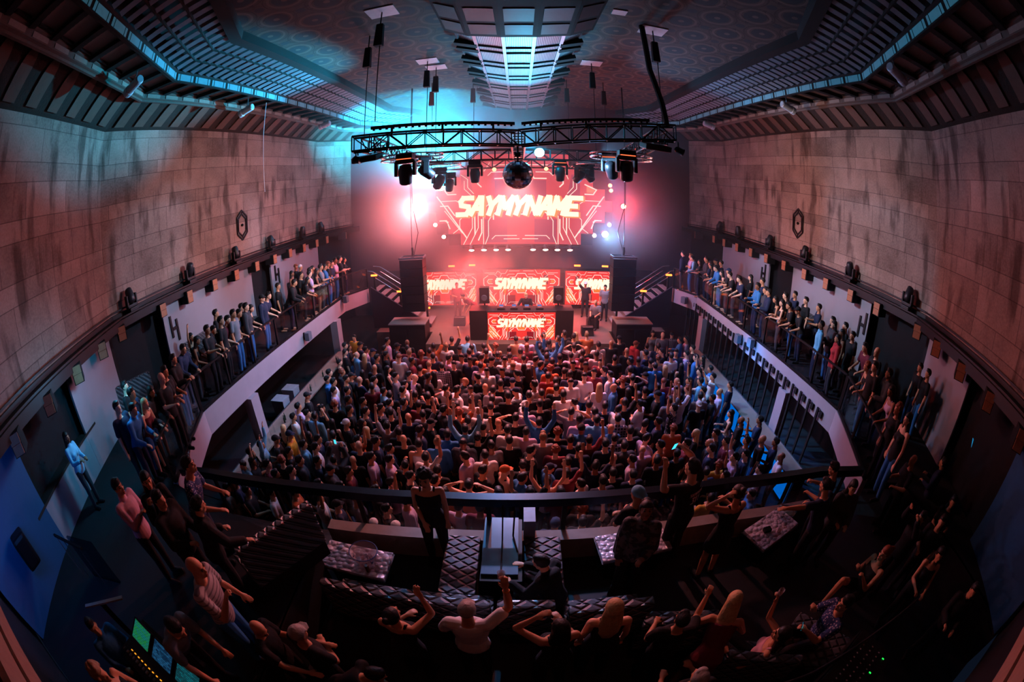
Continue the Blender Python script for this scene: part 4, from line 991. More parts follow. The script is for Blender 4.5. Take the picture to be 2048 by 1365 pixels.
def hair_mesh(kind):
    if ('h', kind) in MESHC: return MESHC[('h', kind)]
    mb = MB()
    def cap(r, c, front=.045, lo=-.05):
        t = MB().ball((0, 0, 0), r, 20, 14); vs = []
        for v in t.v:
            v = Vector(v) + Vector(c)
            if v.y > .025 and v.z < front: v = Vector((v.x * .7, v.y * .7, v.z * .8))
            elif v.z < lo: v = Vector((v.x * .75, v.y * .75, lo + (v.z - lo) * .2))
            vs.append(v)
        mb.add(vs, t.f)
    nm = 'hair'
    if kind == 'short': cap((.083, .102, .098), (0, -.016, .034)); mb.ball((0, .03, .105), (.06, .05, .03), 10, 6)
    elif kind == 'quiff': cap((.082, .1, .096), (0, -.016, .034)); mb.ball((0, .045, .11), (.06, .05, .04), 12, 8)
    elif kind == 'curly':
        cap((.088, .106, .104), (0, -.016, .036)); g = random.Random(2)
        for k in range(46):
            a, z = g.random() * 6.28, g.random(); r = math.sqrt(1 - z * z * .9)
            p = Vector((.088 * r * math.cos(a), -.016 + .105 * r * math.sin(a), .02 + .11 * z))
            if not (p.y > .03 and p.z < .06): mb.ball(p, .028, 8, 6)
    elif kind == 'long':
        cap((.087, .104, .1), (0, -.014, .034), .05, -.2); X, Y = Vector((1, 0, 0)), Vector((0, 1, 0))
        loft(mb, [(Vector((0, y, z)), rx, ry, X, Y) for z, rx, ry, y in ((.03, .086, .07, -.035), (-.08, .1, .066, -.05), (-.2, .112, .055, -.075), (-.32, .1, .042, -.1), (-.44, .06, .024, -.1))])
    elif kind == 'bun': cap((.084, .102, .098), (0, -.016, .034)); mb.ball((0, -.1, .1), .042, 12, 8)
    elif kind == 'pony':
        cap((.084, .102, .098), (0, -.016, .034)); mb.tube([(0, -.09, .08), (0, -.15, .06), (.02, -.17, -.06), (.03, -.14, -.2)], [.03, .04, .035, .01], 10)
    elif kind in ('cap', 'capback'):
        nm = 'cap'; f = 1 if kind == 'cap' else -1
        t = MB().ball((0, -.01, .035), (.087, .106, .092), 20, 14)
        mb.add([(v[0], v[1], max(v[2], .025 - .02 * (v[1] < 0))) for v in t.v], t.f)
        pts = [(-.075, f * .07, .03), (-.06, f * .13, .022), (0, f * .165, .02), (.06, f * .13, .022), (.075, f * .07, .03), (0, f * .05, .034)]
        mb.slab(pts, (0, 0, .012))
        mb.ball((0, -.01, .127), .01, 8, 5)
    me = remesh(mb, .009 if kind in ('curly',) else .01, .35, 1, nm)
    MESHC[('h', kind)] = me; return me
SKIN = [mat('skin light', 'e3b091', .5, var=.06), mat('skin tan', 'c78d69', .5, var=.06), mat('skin brown', '8f5d42', .5, var=.06)]
CLO = {'black': '101014', 'navy': '16233f', 'grey': '77777e', 'dark grey': '37383e', 'white': 'e2dedd', 'blue': '2b6fa8', 'maroon': '6a1b2a', 'red': 'b3272b', 'yellow': 'd59a2a', 'orange': 'c96433', 'pink': 'd09aa8', 'lilac': 'bfa6c4', 'light blue': '6fb4d6', 'green': '2c4a3a', 'tan': 'b08a64'}
def cloth(c): return mat('cloth ' + c, CLO[c], .85, var=.14, scale=12, bump=.15)
def pattern_cloth(kind):
    nm = 'cloth ' + kind
    if nm in MATS: return MATS[nm]
    m = bpy.data.materials.new(nm); m.use_nodes = True; nt = m.node_tree; b = nt.nodes['Principled BSDF']; b.inputs['Roughness'].default_value = .85
    tc = N(nt, 'ShaderNodeTexCoord'); mx = N(nt, 'ShaderNodeMix', data_type='RGBA')
    if kind in ('plaid', 'striped'):
        sp = N(nt, 'ShaderNodeSeparateXYZ'); nt.links.new(tc.outputs['Object'], sp.inputs[0])
        fx = math_(nt, 'LESS_THAN', math_(nt, 'FRACT', math_(nt, 'MULTIPLY', sp.outputs[0], 14.)), .3); fz = math_(nt, 'LESS_THAN', math_(nt, 'FRACT', math_(nt, 'MULTIPLY', sp.outputs[2], 14. if kind == 'plaid' else 22.)), .3)
        nt.links.new(math_(nt, 'MAXIMUM', fx, fz) if kind == 'plaid' else fz, mx.inputs[0])
        mx.inputs[6].default_value = (*lin('1d1d26' if kind == 'plaid' else 'a9a0a2'), 1); mx.inputs[7].default_value = (*lin('9a9098' if kind == 'plaid' else '6d666a'), 1)
    elif kind == 'camouflage':
        v = N(nt, 'ShaderNodeTexNoise', inp={'Scale': 14., 'Detail': 1.}); nt.links.new(tc.outputs['Object'], v.inputs['Vector']); c = math_(nt, 'GREATER_THAN', v.outputs[0], .52); nt.links.new(c, mx.inputs[0])
        mx.inputs[6].default_value = (*lin('26232a'), 1); mx.inputs[7].default_value = (*lin('5c5558'), 1)
    else:
        v = N(nt, 'ShaderNodeTexVoronoi', inp={'Scale': 16. if kind == 'floral' else 34.}); nt.links.new(tc.outputs['Object'], v.inputs['Vector']); c = math_(nt, 'LESS_THAN', v.outputs['Distance'], .32); nt.links.new(c, mx.inputs[0])
        mx.inputs[6].default_value = (*lin('1a1c2c' if kind == 'floral' else '1c2c5c'), 1); mx.inputs[7].default_value = (*lin('a9a4b4'), 1)
    nt.links.new(mx.outputs[2], b.inputs['Base Color']); MATS[nm] = m; return m
HAIRC = {'dark': '120d0b', 'brown': '2f1d14', 'blonde': 'cba777', 'red': '7c3a1e', 'grey': '9a9490', 'fair': '8a6646'}
def hairm(c): return mat('hair ' + c, HAIRC[c], .55, var=.3, scale=40, bump=.4)
def put(me, name, parent, m, loc=None, M3=None):
    o = bpy.data.objects.new(name, me); COL.objects.link(o)
    if parent: o.parent = parent
    o.material_slots[0].link = 'OBJECT'; o.material_slots[0].material = m
    if M3 is not None: o.matrix_local = Matrix.Translation(loc or Vector()) @ M3.to_4x4()
    elif loc is not None: o.location = loc
    return o
def build_person(loc, rz, key, P, sex='m', top=('tee', 'black'), bottom=('pants', 'black'), hair=('short', 'dark'), skin=1, sc=1., label='', group=None, hero=False, lod=False):
    vox, dec = (.0095, .6) if hero else (.015, .4)
    bm_, J = body_mesh(key, P, sex, vox, dec)
    r = put(bm_, 'person', None, SKIN[skin]); r.location = loc; r.rotation_euler = (0, 0, rz); r.scale = (sc,) * 3
    tag(r, label, 'person', group)
    for part in (top, bottom):
        if part:
            me, nm = cloth_mesh(part[0], key, P, sex, vox * 1.15, dec)
            put(me, nm, r, pattern_cloth(part[1]) if part[1] in ('plaid', 'striped', 'floral', 'patterned', 'camouflage') else cloth(part[1]))
    if not lod and bottom:
        for sd in ('shoeR', 'shoeL'):
            me, nm = cloth_mesh(sd, key, P, sex, vox * 1.15, dec); put(me, nm, r, cloth('black'))
    if hair and hair[0] != 'bald':
        c = hair[1]; put(hair_mesh(hair[0]), 'cap' if hair[0].startswith('cap') else 'hair', r, hairm(c) if c in HAIRC else cloth(c), J['head'], J['HR'])
        if hair[0].startswith('cap'): pass
    return r, J
def world_of(r, p): return r.matrix_basis @ Vector(p)
def face_features(r, J):
    M, c = J['HR'], J['head']; lp = MB()
    for s in (-1, 1):
        MB().ball(c + M @ Vector((s * .03, .08, .014)), .0115, 10, 7).build('eye', mat('eye', '1c1512', .2), r, smooth=True)
        MB().tube([c + M @ Vector((s * .014, .094, .036)), c + M @ Vector((s * .03, .093, .042)), c + M @ Vector((s * .05, .08, .036))], [.004, .005, .003], 6).build('eyebrow', hairm('dark'), r, smooth=True)
    lp.tube([c + M @ Vector((-.024, .09, -.06)), c + M @ Vector((0, .101, -.06)), c + M @ Vector((.024, .09, -.06))], [.003, .0075, .003], 7).build('lips', mat('lips', '9a4a48', .4), r, smooth=True)
PHONE_ON = emit_mat('phone screen', '3fc4e8', 1.6)
def phone(p, rot, label, group=None, lit=True):
    e = empty('phone', p, rot); tag(e, label, 'phone', group)
    MB().box((0, 0, 0), (.075, .01, .15)).build('case', BLACK, e, bevel=.003)
    MB().box((0, -.0062, 0), (.066, .002, .132)).build('display', PHONE_ON if lit else LENS, e)
    return e
# ================================================================ the crowd, read head by head: crop x, crop y, top, hair, pose, facing
TILES = [(640, 660, 8.678, "470 135 y k a F;320 275 n k s R;470 310 k L s R;690 265 n C s R;430 390 k k s R;640 440 l b s R;765 470 g l s 0;840 360 p k s R;925 360 n B s R;1030 340 k k s R;1000 480 k k s R;1160 195 p k s R;1330 290 n C s R;1510 230 k b s 0;1150 440 k k s R;1520 340 m k s 0;1370 480 w R a 0;1300 440 m k s 0;1620 430 g y s 0;1710 420 m r s 0;1890 375 g k s 0;1590 500 m k s R;330 570 k k s R;950 670 k b s 0;1140 690 k L s R;1750 680 k k s 0;150 750 n k s R;380 740 d r s R;540 800 k C s R;750 760 k L s 0;1360 800 g k a R;1490 800 k k s R;1630 830 p b s R;1870 810 k k a R;130 870 b k s R;640 880 n b d R;400 880 k k s R;930 890 g k s R;280 920 w k s R;1450 980 w k s R;250 1010 p k s R;460 1060 k k s R;940 1000 m k s 0;1100 1100 l k s R;1410 1040 k k s R;1700 1010 k L s 0;1690 1150 k k s 0;1830 1160 k k s 0;1180 1190 k k s 0;1940 320 o k u 0;1960 470 n k s 0;1870 620 o y s 0;1960 800 w L s 0"),
(876, 660, 8.678, "235 180 k k u 0;140 290 w y s 0;510 190 l k l 0;735 310 w k s 0;420 340 k C s 0;600 310 n k s 0;490 430 k k s 0;1000 290 x r U 0;1355 170 x k s 0;1540 180 p k s 0;1830 110 n k s 0;1930 230 k k s 0;1260 370 k k s 0;1380 390 m k s 0;1560 290 m b s 0;1230 450 w k s 0;1010 440 d k s 0;890 400 k k s 0;760 500 o k s R;380 500 g k s F;180 500 p k a R;610 540 n k s F;325 570 k k s F;880 550 k C s R;790 610 p k s 0;1130 550 w k a F;105 630 c k s 0;1290 620 d y s 0;1550 520 w k s 0;1690 560 n k s R;1660 470 g k s 0;1800 620 b k s R;1970 560 n k s 0;1940 480 d k s 0;1470 680 o L s 0;1190 690 n k s F;830 710 w k a F;690 830 k k s L;460 900 d b s R;1570 690 k L s 0;1960 660 o r s 0;1360 790 k k s L;1260 910 k B s 0;1980 860 m k s 0;1130 930 k k s 0;1090 980 p k s F;810 1010 k b s 0;1690 990 w k u L;130 1030 w k s R;390 1040 w k s R;500 1060 d k s F;960 1080 g k s 0;1420 1090 w B s L;1610 1140 k k s 0;1730 1110 k k s 0;1170 1160 k k s 0;210 1180 k k s 0;980 1190 k k s 0;2000 1000 k k s 0;2010 320 b y v 0;1900 370 b k v 0;1750 320 k k s 0"),
(1112, 660, 8.678, "155 90 k k s 0;280 110 k k s 0;370 100 k l s 0;510 90 o y s 0;70 150 k k s 0;85 280 k k s 0;55 340 d k s 0;340 300 w k h 0;500 340 k b s 0;740 270 w k a 0;960 240 k b s 0;1100 160 k C s 0;1380 250 r R s R;1680 60 g L s F;1850 90 g b s F;2010 90 c C s 0;1590 300 w k s 0;1230 370 k b s 0;1840 380 k k s L;1770 300 n k s 0;110 480 k k s 0;235 480 p k s 0;390 520 m k s 0;450 420 m k s 0;710 430 w k s 0;1020 510 k k s 0;1590 430 n k s L;1760 500 p r s 0;1300 550 k k s L;1440 540 n k s 0;1620 540 k k s 0;2010 460 w k s 0;370 620 k k s F;465 620 k k s F;780 560 m k s F;830 700 n k u L;1730 640 b k s 0;1910 690 k l s 0;1300 730 k k s 0;30 730 k k s 0;270 780 n k s 0;490 800 w k a F;610 740 m k s F;950 790 w k s L;150 920 w k a F;1310 830 k k h 0;1890 910 m R s 0;1180 880 k r a 0;770 1000 w l s 0;1070 1020 b b s L;1260 1100 o L s 0;1780 1040 b k s 0;1510 1100 k k s 0;1820 1120 k C u L;140 1140 w k s 0;1560 800 n C s L;1990 760 k L s 0;1420 1130 k k s 0;20 900 o k s 0"),
(1348, 660, 8.678, "110 180 b k a L;250 160 p k s L;330 320 k k a L;80 400 n k s F;380 480 b k s L;550 500 n L a L;640 680 b k s L;130 640 k L s 0;450 730 k k u L;680 820 w k p L;1030 960 n k s L;440 900 l k s L;50 900 p b s 0;280 900 k k u L;230 1020 k r s L;520 1060 w k s L;790 1090 p b s L;60 1060 m k s F;690 1180 k k s L;180 420 p k a L"),
(560, 790, 8.678, "300 240 p k s R;265 360 w k s R;440 340 k k s R;590 360 l k s 0;460 20 k C s R;740 250 k k h R;960 170 k r s 0;1190 230 k k s R;1410 120 k k s R;1545 280 k k a R;1150 130 n k s R;1790 190 f k s R;1870 130 d k s R;1870 50 l k s R;1880 290 k k s 0;1190 490 k W s R;930 500 k L s 0;1340 500 m L s R;1880 550 g k v 0;150 700 y B s R;500 710 k L v 0;60 590 k l s 0;1490 650 d l s 0;1360 780 o k u R;700 790 n k s R;850 740 g k s 0;330 900 l k s R;610 930 w k s R;1200 950 n k s R;1310 900 n b s 0;1680 860 n k s R;1870 900 n k s R;150 1030 k k s R;60 1090 k r s 0;930 1130 d k p 0;1320 1160 k b s 0;1610 1090 p k s R;1780 1120 p k s R;610 1110 n k s R;330 1170 d k s R"),
(796, 790, 8.678, "50 140 n k u R;330 80 p r s 0;465 40 p k u 0;895 70 k k s 0;370 190 m k s 0;675 215 k k s 0;885 235 k k s 0;1230 130 w k s 0;1660 100 w k s 0;1570 240 k k s 0;1420 310 w b s 0;780 220 d k s R;530 310 g k u 0;200 390 n b s 0;1085 330 o r v 0;1190 400 k k v 0;560 490 k C s R;875 510 n k s 0;1200 600 l k v 0;1735 550 T b s 0;1560 560 k k s 0;370 620 n k s R;20 690 k k s 0;830 720 b k s 0;230 830 t k s 0;105 810 k b s 0;690 820 b y s 0;1180 830 d k s F;1450 790 k k u 0;1580 840 g k s 0;1840 790 k k s 0;480 1090 w k u 0;1175 1080 p k s L;1520 1040 w k s 0;1990 430 k k h 0;2000 620 w k s 0"),
(1032, 790, 8.678, "830 40 n k s 0;1090 170 w k s L;1320 210 w k s 0;1480 220 n k s 0;1760 250 w k s R;1870 160 k k u 0;160 250 p k s 0;400 170 k k s 0;200 130 w W s R;960 310 g k h 0;1350 300 n k s 0;1770 410 c k s 0;1185 480 p k s 0;1440 480 l k s 0;1530 560 b b s 0;370 500 b k v 0;1115 580 b C s 0;470 750 g y s 0;50 650 p k s 0;770 680 k r s 0;960 750 n k s 0;1340 820 m k u 0;1620 850 n k s 0;1700 760 c k s 0;690 970 m r s 0;1090 930 n k s 0;220 1020 k k s R;1750 1030 k b s 0;1810 930 d k s 0;1980 1100 p k s L;1990 660 k k s 0;150 1190 k k s 0;900 1180 n k a 0"),
(1268, 790, 8.678, "100 130 w k s L;430 40 k C u L;690 240 f k v L;730 50 w k v 0;1130 150 k W s 0;1150 60 g k s 0;1390 60 k k s L;230 510 k k s R;415 490 n k s L;660 590 o r s 0;160 760 p k s R;470 880 o k s L;100 970 p b s 0;890 880 m k s L;1080 680 k l s L;1690 330 x L a L;1870 450 k b s L;1430 710 k k s L;1570 800 m k s L;1370 840 k b s L;1960 800 k k u L;1950 1040 n k s L;1360 920 n k s L;1750 1090 p k u L;400 1150 k k s 0;790 1000 k k s 0;630 60 g k u 0"),
(400, 860, 8.678, "230 280 k L u R;520 340 f k a R;390 510 l k s F;810 240 k L a R;1060 270 l k v R;1310 170 k C s R;900 560 k k s R;1200 590 m k s R;1310 770 k k s R;1590 680 n k s R;1750 620 k L s R;400 980 w k s R;800 1060 k k a R;1230 1100 w k s R;1620 1100 o k a R;90 810 k k s R;560 900 n k s R"),
(600, 920, 8.678, "520 170 d C s R;860 150 m k s R;980 60 o k s 0;1560 420 p k u R;1850 290 k k s R;1820 120 k k s 0;1370 500 k k s R;690 470 k k s R;310 430 k k s R;320 680 w k u R;680 780 n C s R;920 690 g b s R;1290 1110 p W s 0;1660 1170 k W s 0;1720 760 p k s R;1600 840 k k s R"),
(836, 920, 8.678, "320 360 o k a R;880 450 x k h 0;1200 200 k k s R;1440 200 T O s R;1870 110 l k s 0;1800 350 b k s R;1400 590 k k s 0;1920 530 k k v 0;490 990 n r s 0;430 540 x k s 0;700 880 p k s 0;1000 830 m k s 0;330 240 k k s 0"),
(1072, 920, 8.678, "220 380 t k v 0;530 270 m k u 0;260 160 b B s R;810 400 w k s L;1050 110 n k v 0;1170 320 n k s 0;1280 290 k k s 0;1660 270 n k s 0;430 580 m k s 0;800 860 k r s 0;820 1080 k k u 0;1570 900 d k u 0;1240 1070 k k u 0;330 1130 n B s 0;1560 1110 d k s 0"),
(1308, 900, 8.678, "60 220 p k s 0;980 380 n k s 0;1100 330 y r s 0;1200 420 k k u L;1390 130 p k u L;1850 350 w k a L;1700 780 b k s L;990 850 y k s 0"),
(1440, 800, 9.75, "790 400 n k a L;880 780 k b s L;1060 830 n k a L;1210 1120 w b s L")]
TOPW = {'k': ('tee', 'black', 'black T-shirt'), 'n': ('tee', 'navy', 'navy T-shirt'), 'g': ('tee', 'grey', 'grey T-shirt'), 'w': ('tee', 'white', 'white T-shirt'), 'b': ('long', 'blue', 'blue shirt'), 'm': ('tee', 'maroon', 'maroon T-shirt'), 'r': ('hood', 'red', 'red hooded jacket'), 'y': ('tee', 'yellow', 'yellow T-shirt'), 'o': ('tee', 'orange', 'orange top'), 'p': ('tee', 'lilac', 'pale lilac T-shirt'), 'l': ('long', 'light blue', 'light blue shirt'), 'c': ('long', 'plaid', 'dark checked shirt'), 't': ('tank', 'white', 'white vest top'), 'T': ('tank', 'black', 'black vest top'), 'x': (None, None, 'bare-backed'), 'd': ('hood', 'dark grey', 'dark grey hooded top'), 'f': ('tee', 'floral', 'patterned top'), 'J': ('jacket', 'black', 'black jacket'), 'N': ('jacket', 'navy', 'navy jacket')}
HAIRW = {'k': ('short', 'dark', 'short dark hair'), 'b': ('bald', '', 'a shaved head'), 'L': ('long', 'dark', 'long dark hair'), 'l': ('long', 'blonde', 'long fair hair'), 'r': ('curly', 'red', 'reddish hair'), 'C': ('cap', 'black', 'a black cap'), 'W': ('capback', 'white', 'a white cap'), 'R': ('cap', 'red', 'a red cap'), 'O': ('cap', 'orange', 'an orange cap'), 'B': ('cap', 'navy', 'a navy cap'), 'y': ('quiff', 'fair', 'short fair hair')}
POSEW = {'s': '', 'a': 'arms bent', 'u': 'one arm raised', 'U': 'one arm raised', 'v': 'both arms raised', 'p': 'holding up a phone', 'h': 'hands on head', 'l': 'leaning forward', 'c': 'arms folded', 'd': 'one hand up', 'b': 'bending'}
FACE = {'0': 0, 'R': -62, 'L': 62, 'F': 168}
heads = []
for ox, oy, sc, txt in TILES:
    for t in txt.split(';'):
        a = t.split(); px, py = ox + float(a[0]) / sc, oy + float(a[1]) / sc
        if any((px - h[0]) ** 2 + (py - h[1]) ** 2 < 60 for h in heads): continue
        heads.append((px, py, a[2], a[3], a[4], a[5]))
crng = random.Random(11)
cands = []
for px, py, t, h, p, f in heads:
    fem = h in 'Ll' or (h == 'r' and crng.random() < .5)
    sc = KP * (.955 if fem else 1.) * crng.uniform(.97, 1.05)
    q = at_z(px, py, 1.62 * sc)
    if p == 's' and f in '0RL' and crng.random() < .22: p2 = crng.choice('adc')
    else: p2 = p
    cands.append(dict(x=q.x, y=q.y, z=0., t=t, h=h, p=p2, pw=p, f=R(FACE[f] + crng.uniform(-14, 14)), fw=f, fem=fem, sc=sc, zone='floor'))
for it in range(14):
    for i, a in enumerate(cands):
        for b in cands[i + 1:]:
            dx, dy = b['x'] - a['x'], b['y'] - a['y']; d = math.hypot(dx, dy)
            if d < .5:
                if d < 1e-3: dx, d = .01, .01
                k = (.5 - d) / d * .3; a['x'] -= dx * k; a['y'] -= dy * k; b['x'] += dx * k; b['y'] += dy * k
for c in cands:
    c['x'] = max(-7.5, min(7.55, c['x'])); c['y'] = max(5.75, c['y'])
    ymax = 17.95 if abs(c['x']) < 6.9 else 19
    c['y'] = min(c['y'], ymax)
# balcony guests: head pixel, top, hair, pose
BAL = {'l': "583 548 n L s;591 534 k R s;600 535 n W s;604 549 k k s;617 543 k k s;624 538 k k a;644 544 k L a;598 569 J k l;609 564 k L l;587 594 n k l;661 530 k R s;672 520 k k s;668 530 g k a;675 540 p k a;683 531 b k a;698 524 k L s;710 521 n k s;719 515 k k a;731 515 p k a;529 594 N C s;525 623 x L l;480 616 g k s;492 623 d k s;472 626 g k s;451 650 n k l;475 643 m k l;485 633 n k l;413 661 k k a;444 640 k k s;399 681 x L l;382 675 k L u;367 702 N k l;374 721 J k a;322 750 k k a;305 771 k b a;308 788 d L l;293 809 m l l;262 788 n k s;238 812 n k s;279 812 b k l;248 774 k k s;97 853 l L a;430 628 k k s;555 573 k k s",
       'r': "1330 505 N k s;1351 513 p y c;1380 521 k L a;1390 521 l k l;1400 529 n k c;1407 518 d k a;1415 519 k k s;1432 523 k B s;1443 527 n k s;1423 536 k L l;1433 537 b k l;1450 543 k B a;1444 552 k k l;1454 550 x L l;1470 561 n k l;1506 576 b k a;1519 587 N k a;1526 563 n k a;1502 556 k L s;1534 582 d k a;1547 601 x L l;1557 602 x L a;1572 592 k k s;1591 590 n k a;1613 602 k k s;1568 613 k k l;1595 623 k C l;1639 616 n k a;1624 650 l k s;1668 643 k k s;1675 654 d L a;1692 654 k k s;1704 671 k k s;1732 699 m k l;1755 705 k b s;1737 743 x r l;1777 747 d k a;1785 788 p L l;1816 840 k L s;1850 738 k k s;1862 745 k k s;1680 664 k L s;1588 678 r L s;1655 739 k k s;1793 820 k r s"}
for side, txt in BAL.items():
    s = -1 if side == 'l' else 1
    for t in txt.split(';'):
        a = t.split(); px, py = float(a[0]), float(a[1]); fem = a[3] in 'Llr'; sc = KP * (.95 if fem else 1.) * crng.uniform(.97, 1.04)
        hz = 1.53 if a[4] == 'l' else 1.62
        q = at_z(px, py, BF + hz * sc); x, y = q.x, q.y
        lim = 9.22 if a[4] == 'l' else 9.1
        k = max(0, 7.4 - y) * .487 if y < 7.4 else max(0, y - 19.3) * .487
        if s * (x - BX) < lim - k: x = BX + s * (lim - k)
        if s * (x - BX) > 11.9 - k: x = BX + s * (11.9 - k)
        if y > 20.6: y = 20.6
        cands.append(dict(x=x, y=y, z=BF, t=a[2], h=a[3], p=a[4], pw=a[4], f=R((-68 if s < 0 else 68) + crng.uniform(-15, 15)), fw='0', fem=fem, sc=sc, zone=side))
nb = len(cands)
for it in range(10):
    for i in range(nb):
        a = cands[i]
        if a['z'] == 0: continue
        for j in range(i + 1, nb):
            b = cands[j]
            if b['z'] == 0: continue
            dx, dy = b['x'] - a['x'], b['y'] - a['y']; d = math.hypot(dx, dy)
            if 1e-3 < d < .5: k = (.5 - d) / d * .4; a['y'] -= dy * k; b['y'] += dy * k
MAXIND = 268
for c in cands: c['d'] = math.sqrt(c['x'] ** 2 + c['y'] ** 2 + (CH - c['z'] - 1.4) ** 2) - (3 if c['z'] > 0 else 0)
cands.sort(key=lambda c: c['d'])
indiv, rest = cands[:MAXIND], cands[MAXIND:]
# words for the place of each guest
def zone(c):
    if c['zone'] == 'floor':
        y, x = c['y'], c['x']
        a = 'behind the front glass' if y < 6.6 else 'nearest floor' if y < 8 else 'nearer floor' if y < 9.8 else 'mid floor' if y < 12.2 else 'farther floor'
        b = 'near left bar' if x < -5.8 else 'left of centre' if x < -2 else 'centre' if x < 1.8 else 'right of centre' if x < 5.4 else 'near right bar'
        return a + ' ' + b
    side = 'left' if c['zone'] == 'l' else 'right'; rail = abs(c['x'] - BX) < 9.7 - max(0, 7.4 - c['y']) * .487
    y = c['y']
    return '%s balcony %s, %s' % (side, 'at rail' if rail else 'behind rail', 'near corner' if y < 7.6 else 'nearer half' if y < 11 else 'middle' if y < 15 else 'stage end')
def words_for(c):
    t = TOPW[c['t']][2]; h = HAIRW[c['h']][2]
    if c['t'] == 'x': t = 'bare-backed person' if c['z'] == 0 else 'bare-shouldered person'
    else: t = 'person in ' + t
    base = t + ', ' + h; pw = POSEW[c['pw']]
    z = zone(c)
    o1 = t + ', ' + h + ((', ' + pw) if pw else '') + ', ' + z
    o2 = t + ((', ' + pw) if pw else ', ' + h) + ', ' + z
    o3 = t + ', ' + z
    return next((o for o in (o1, o2, o3) if len(o.replace('-', ' ').split()) <= 13), o3)
for c in indiv: c['opt'] = words_for(c)
grp = {}
for c in indiv:
    grp.setdefault(c['opt'], []).append(c)
ORD = ['first', 'second', 'third', 'fourth', 'fifth', 'sixth', 'seventh', 'eighth', 'ninth', 'tenth', 'eleventh', 'twelfth']
for k, v in grp.items():
    v.sort(key=lambda c: math.atan2(c['x'], c['y']))
    for n, c in enumerate(v):
        c['label'] = k if len(v) == 1 else k + ', ' + ORD[n] + ' from left'
BOT = ['pants', 'pants', 'pants']
def spec(c):
    fem = c['fem']; t = TOPW[c['t']]; h = HAIRW[c['h']]
    top = (t[0], t[1]) if t[0] else (('crop', 'black') if (fem or c['z'] > 0) else None)
    if fem and t[0] == 'tee' and crng.random() < .35: top = ('tank', t[1])
    bot = ('pants', crng.choice(['black', 'navy', 'dark grey', 'blue'])) if not (fem and crng.random() < .4) else ('shorts', crng.choice(['blue', 'black']))
    return top, bot, (h[0], h[1])
skins = [0, 0, 1, 1, 1, 2]
for c in indiv:
    top, bot, hair = spec(c); sex = 'f' if c['fem'] else 'm'
    P = POSES[c['p']]; J0 = joints(P, sex)
    off = Matrix.Rotation(c['f'], 3, 'Z') @ (Vector((J0['head'].x, J0['head'].y, 0)) * c['sc'])
    g = None
    r, J = build_person((c['x'] - (off.x if c['p'] in 'lb' else 0) * .8, c['y'] - (off.y if c['p'] in 'lb' else 0) * .8, c['z']), c['f'], c['p'], P, sex, top, bot, hair, crng.choice(skins), c['sc'], c['label'], 'dance floor crowd' if c['zone'] == 'floor' else 'guests on the %s balcony' % ('left' if c['zone'] == 'l' else 'right'), lod=c['z'] == 0)
    if c['pw'] == 'p':
        w = r.matrix_basis @ ((J['wrR'] + J['wrL']) / 2 + Vector((0, .02, .14))); phone(w, (0, 0, c['f']), 'phone held up by ' + c['label'][:40].rsplit(',', 1)[0].strip(','))
# everybody farther off: one crowd
vs, fs, mi, mats_, off_ = [], [], [], [], 0
def add_inst(me, M4, m):
    global off_
    n = len(me.vertices); a = np.empty(n * 3, np.float32); me.vertices.foreach_get('co', a); a = a.reshape(n, 3)
    Mx = np.array(M4); vs.append(a @ Mx[:3, :3].T + Mx[:3, 3])
    if m not in mats_: mats_.append(m)
    k = mats_.index(m)
    for p in me.polygons: fs.append([i + off_ for i in p.vertices]); mi.append(k)
    off_ += n
for c in rest:
    top, bot, hair = spec(c); sex = 'f' if c['fem'] else 'm'; P = POSES[c['p']]
    M4 = Matrix.Translation((c['x'], c['y'], c['z'])) @ Matrix.Rotation(c['f'], 4, 'Z') @ Matrix.Scale(c['sc'], 4)
    bm_, J = body_mesh(c['p'] + ' far', P, sex, .02, .3); add_inst(bm_, M4, SKIN[crng.choice(skins)])
    for part in (top, bot):
        if part: add_inst(cloth_mesh(part[0], c['p'] + ' far', P, sex, .022, .3)[0], M4, pattern_cloth(part[1]) if part[1] in ('plaid', 'floral') else cloth(part[1]))
    if hair[0] != 'bald': add_inst(hair_mesh(hair[0]), M4 @ (Matrix.Translation(J['head']) @ J['HR'].to_4x4()), hairm(hair[1]) if hair[1] in HAIRC else cloth(hair[1]))
if vs:
    V = np.concatenate(vs); me = bpy.data.meshes.new('crowd'); me.from_pydata(V.tolist(), [], fs)
    for m in mats_: me.materials.append(m)
    me.polygons.foreach_set('material_index', mi); me.polygons.foreach_set('use_smooth', [True] * len(fs))
    o = bpy.data.objects.new('crowd', me); COL.objects.link(o); tag(o, 'dense farther part of the dancing crowd in front of the stage', 'crowd', None, 'stuff')
print('PEOPLE', len(cands), len(indiv), len(rest))
# ================================================================ people on the stage and in the foreground
def hero(px, py, floor, key, P, label, sex='m', rz=0, sc=1., top=('tee', 'black'), bottom=('pants', 'black'), hair=('short', 'dark'), skin=1, face=False, group=None, zfix=None, hq=True):
    sc *= KP if zfix is None else 1.14
    J = joints(P, sex); z = floor + J['head'].z * sc
    q = at_z(px, py, z) if zfix is None else at_y(px, py, zfix)
    o = Matrix.Rotation(R(rz), 3, 'Z') @ (Vector((J['head'].x, J['head'].y, 0)) * sc)
    r, J = build_person((q.x - o.x, q.y - o.y, floor), R(rz), key, P, sex, top, bottom, hair, skin, sc, label, group, hero=hq)
    if face: face_features(r, J)
    return r, J
hero(1052, 604, STG, 'performer', dict(R=((.5, .75, -.5), (.35, .9, -.2), .5), L=((.2, .5, -.8), (-.2, .9, -.1), .5), lean=24, hp=-5), 'performer in black bending over the booth table decks', rz=178, zfix=20.25, hair=('short', 'blonde'), skin=0, top=('long', 'black'), hq=False)
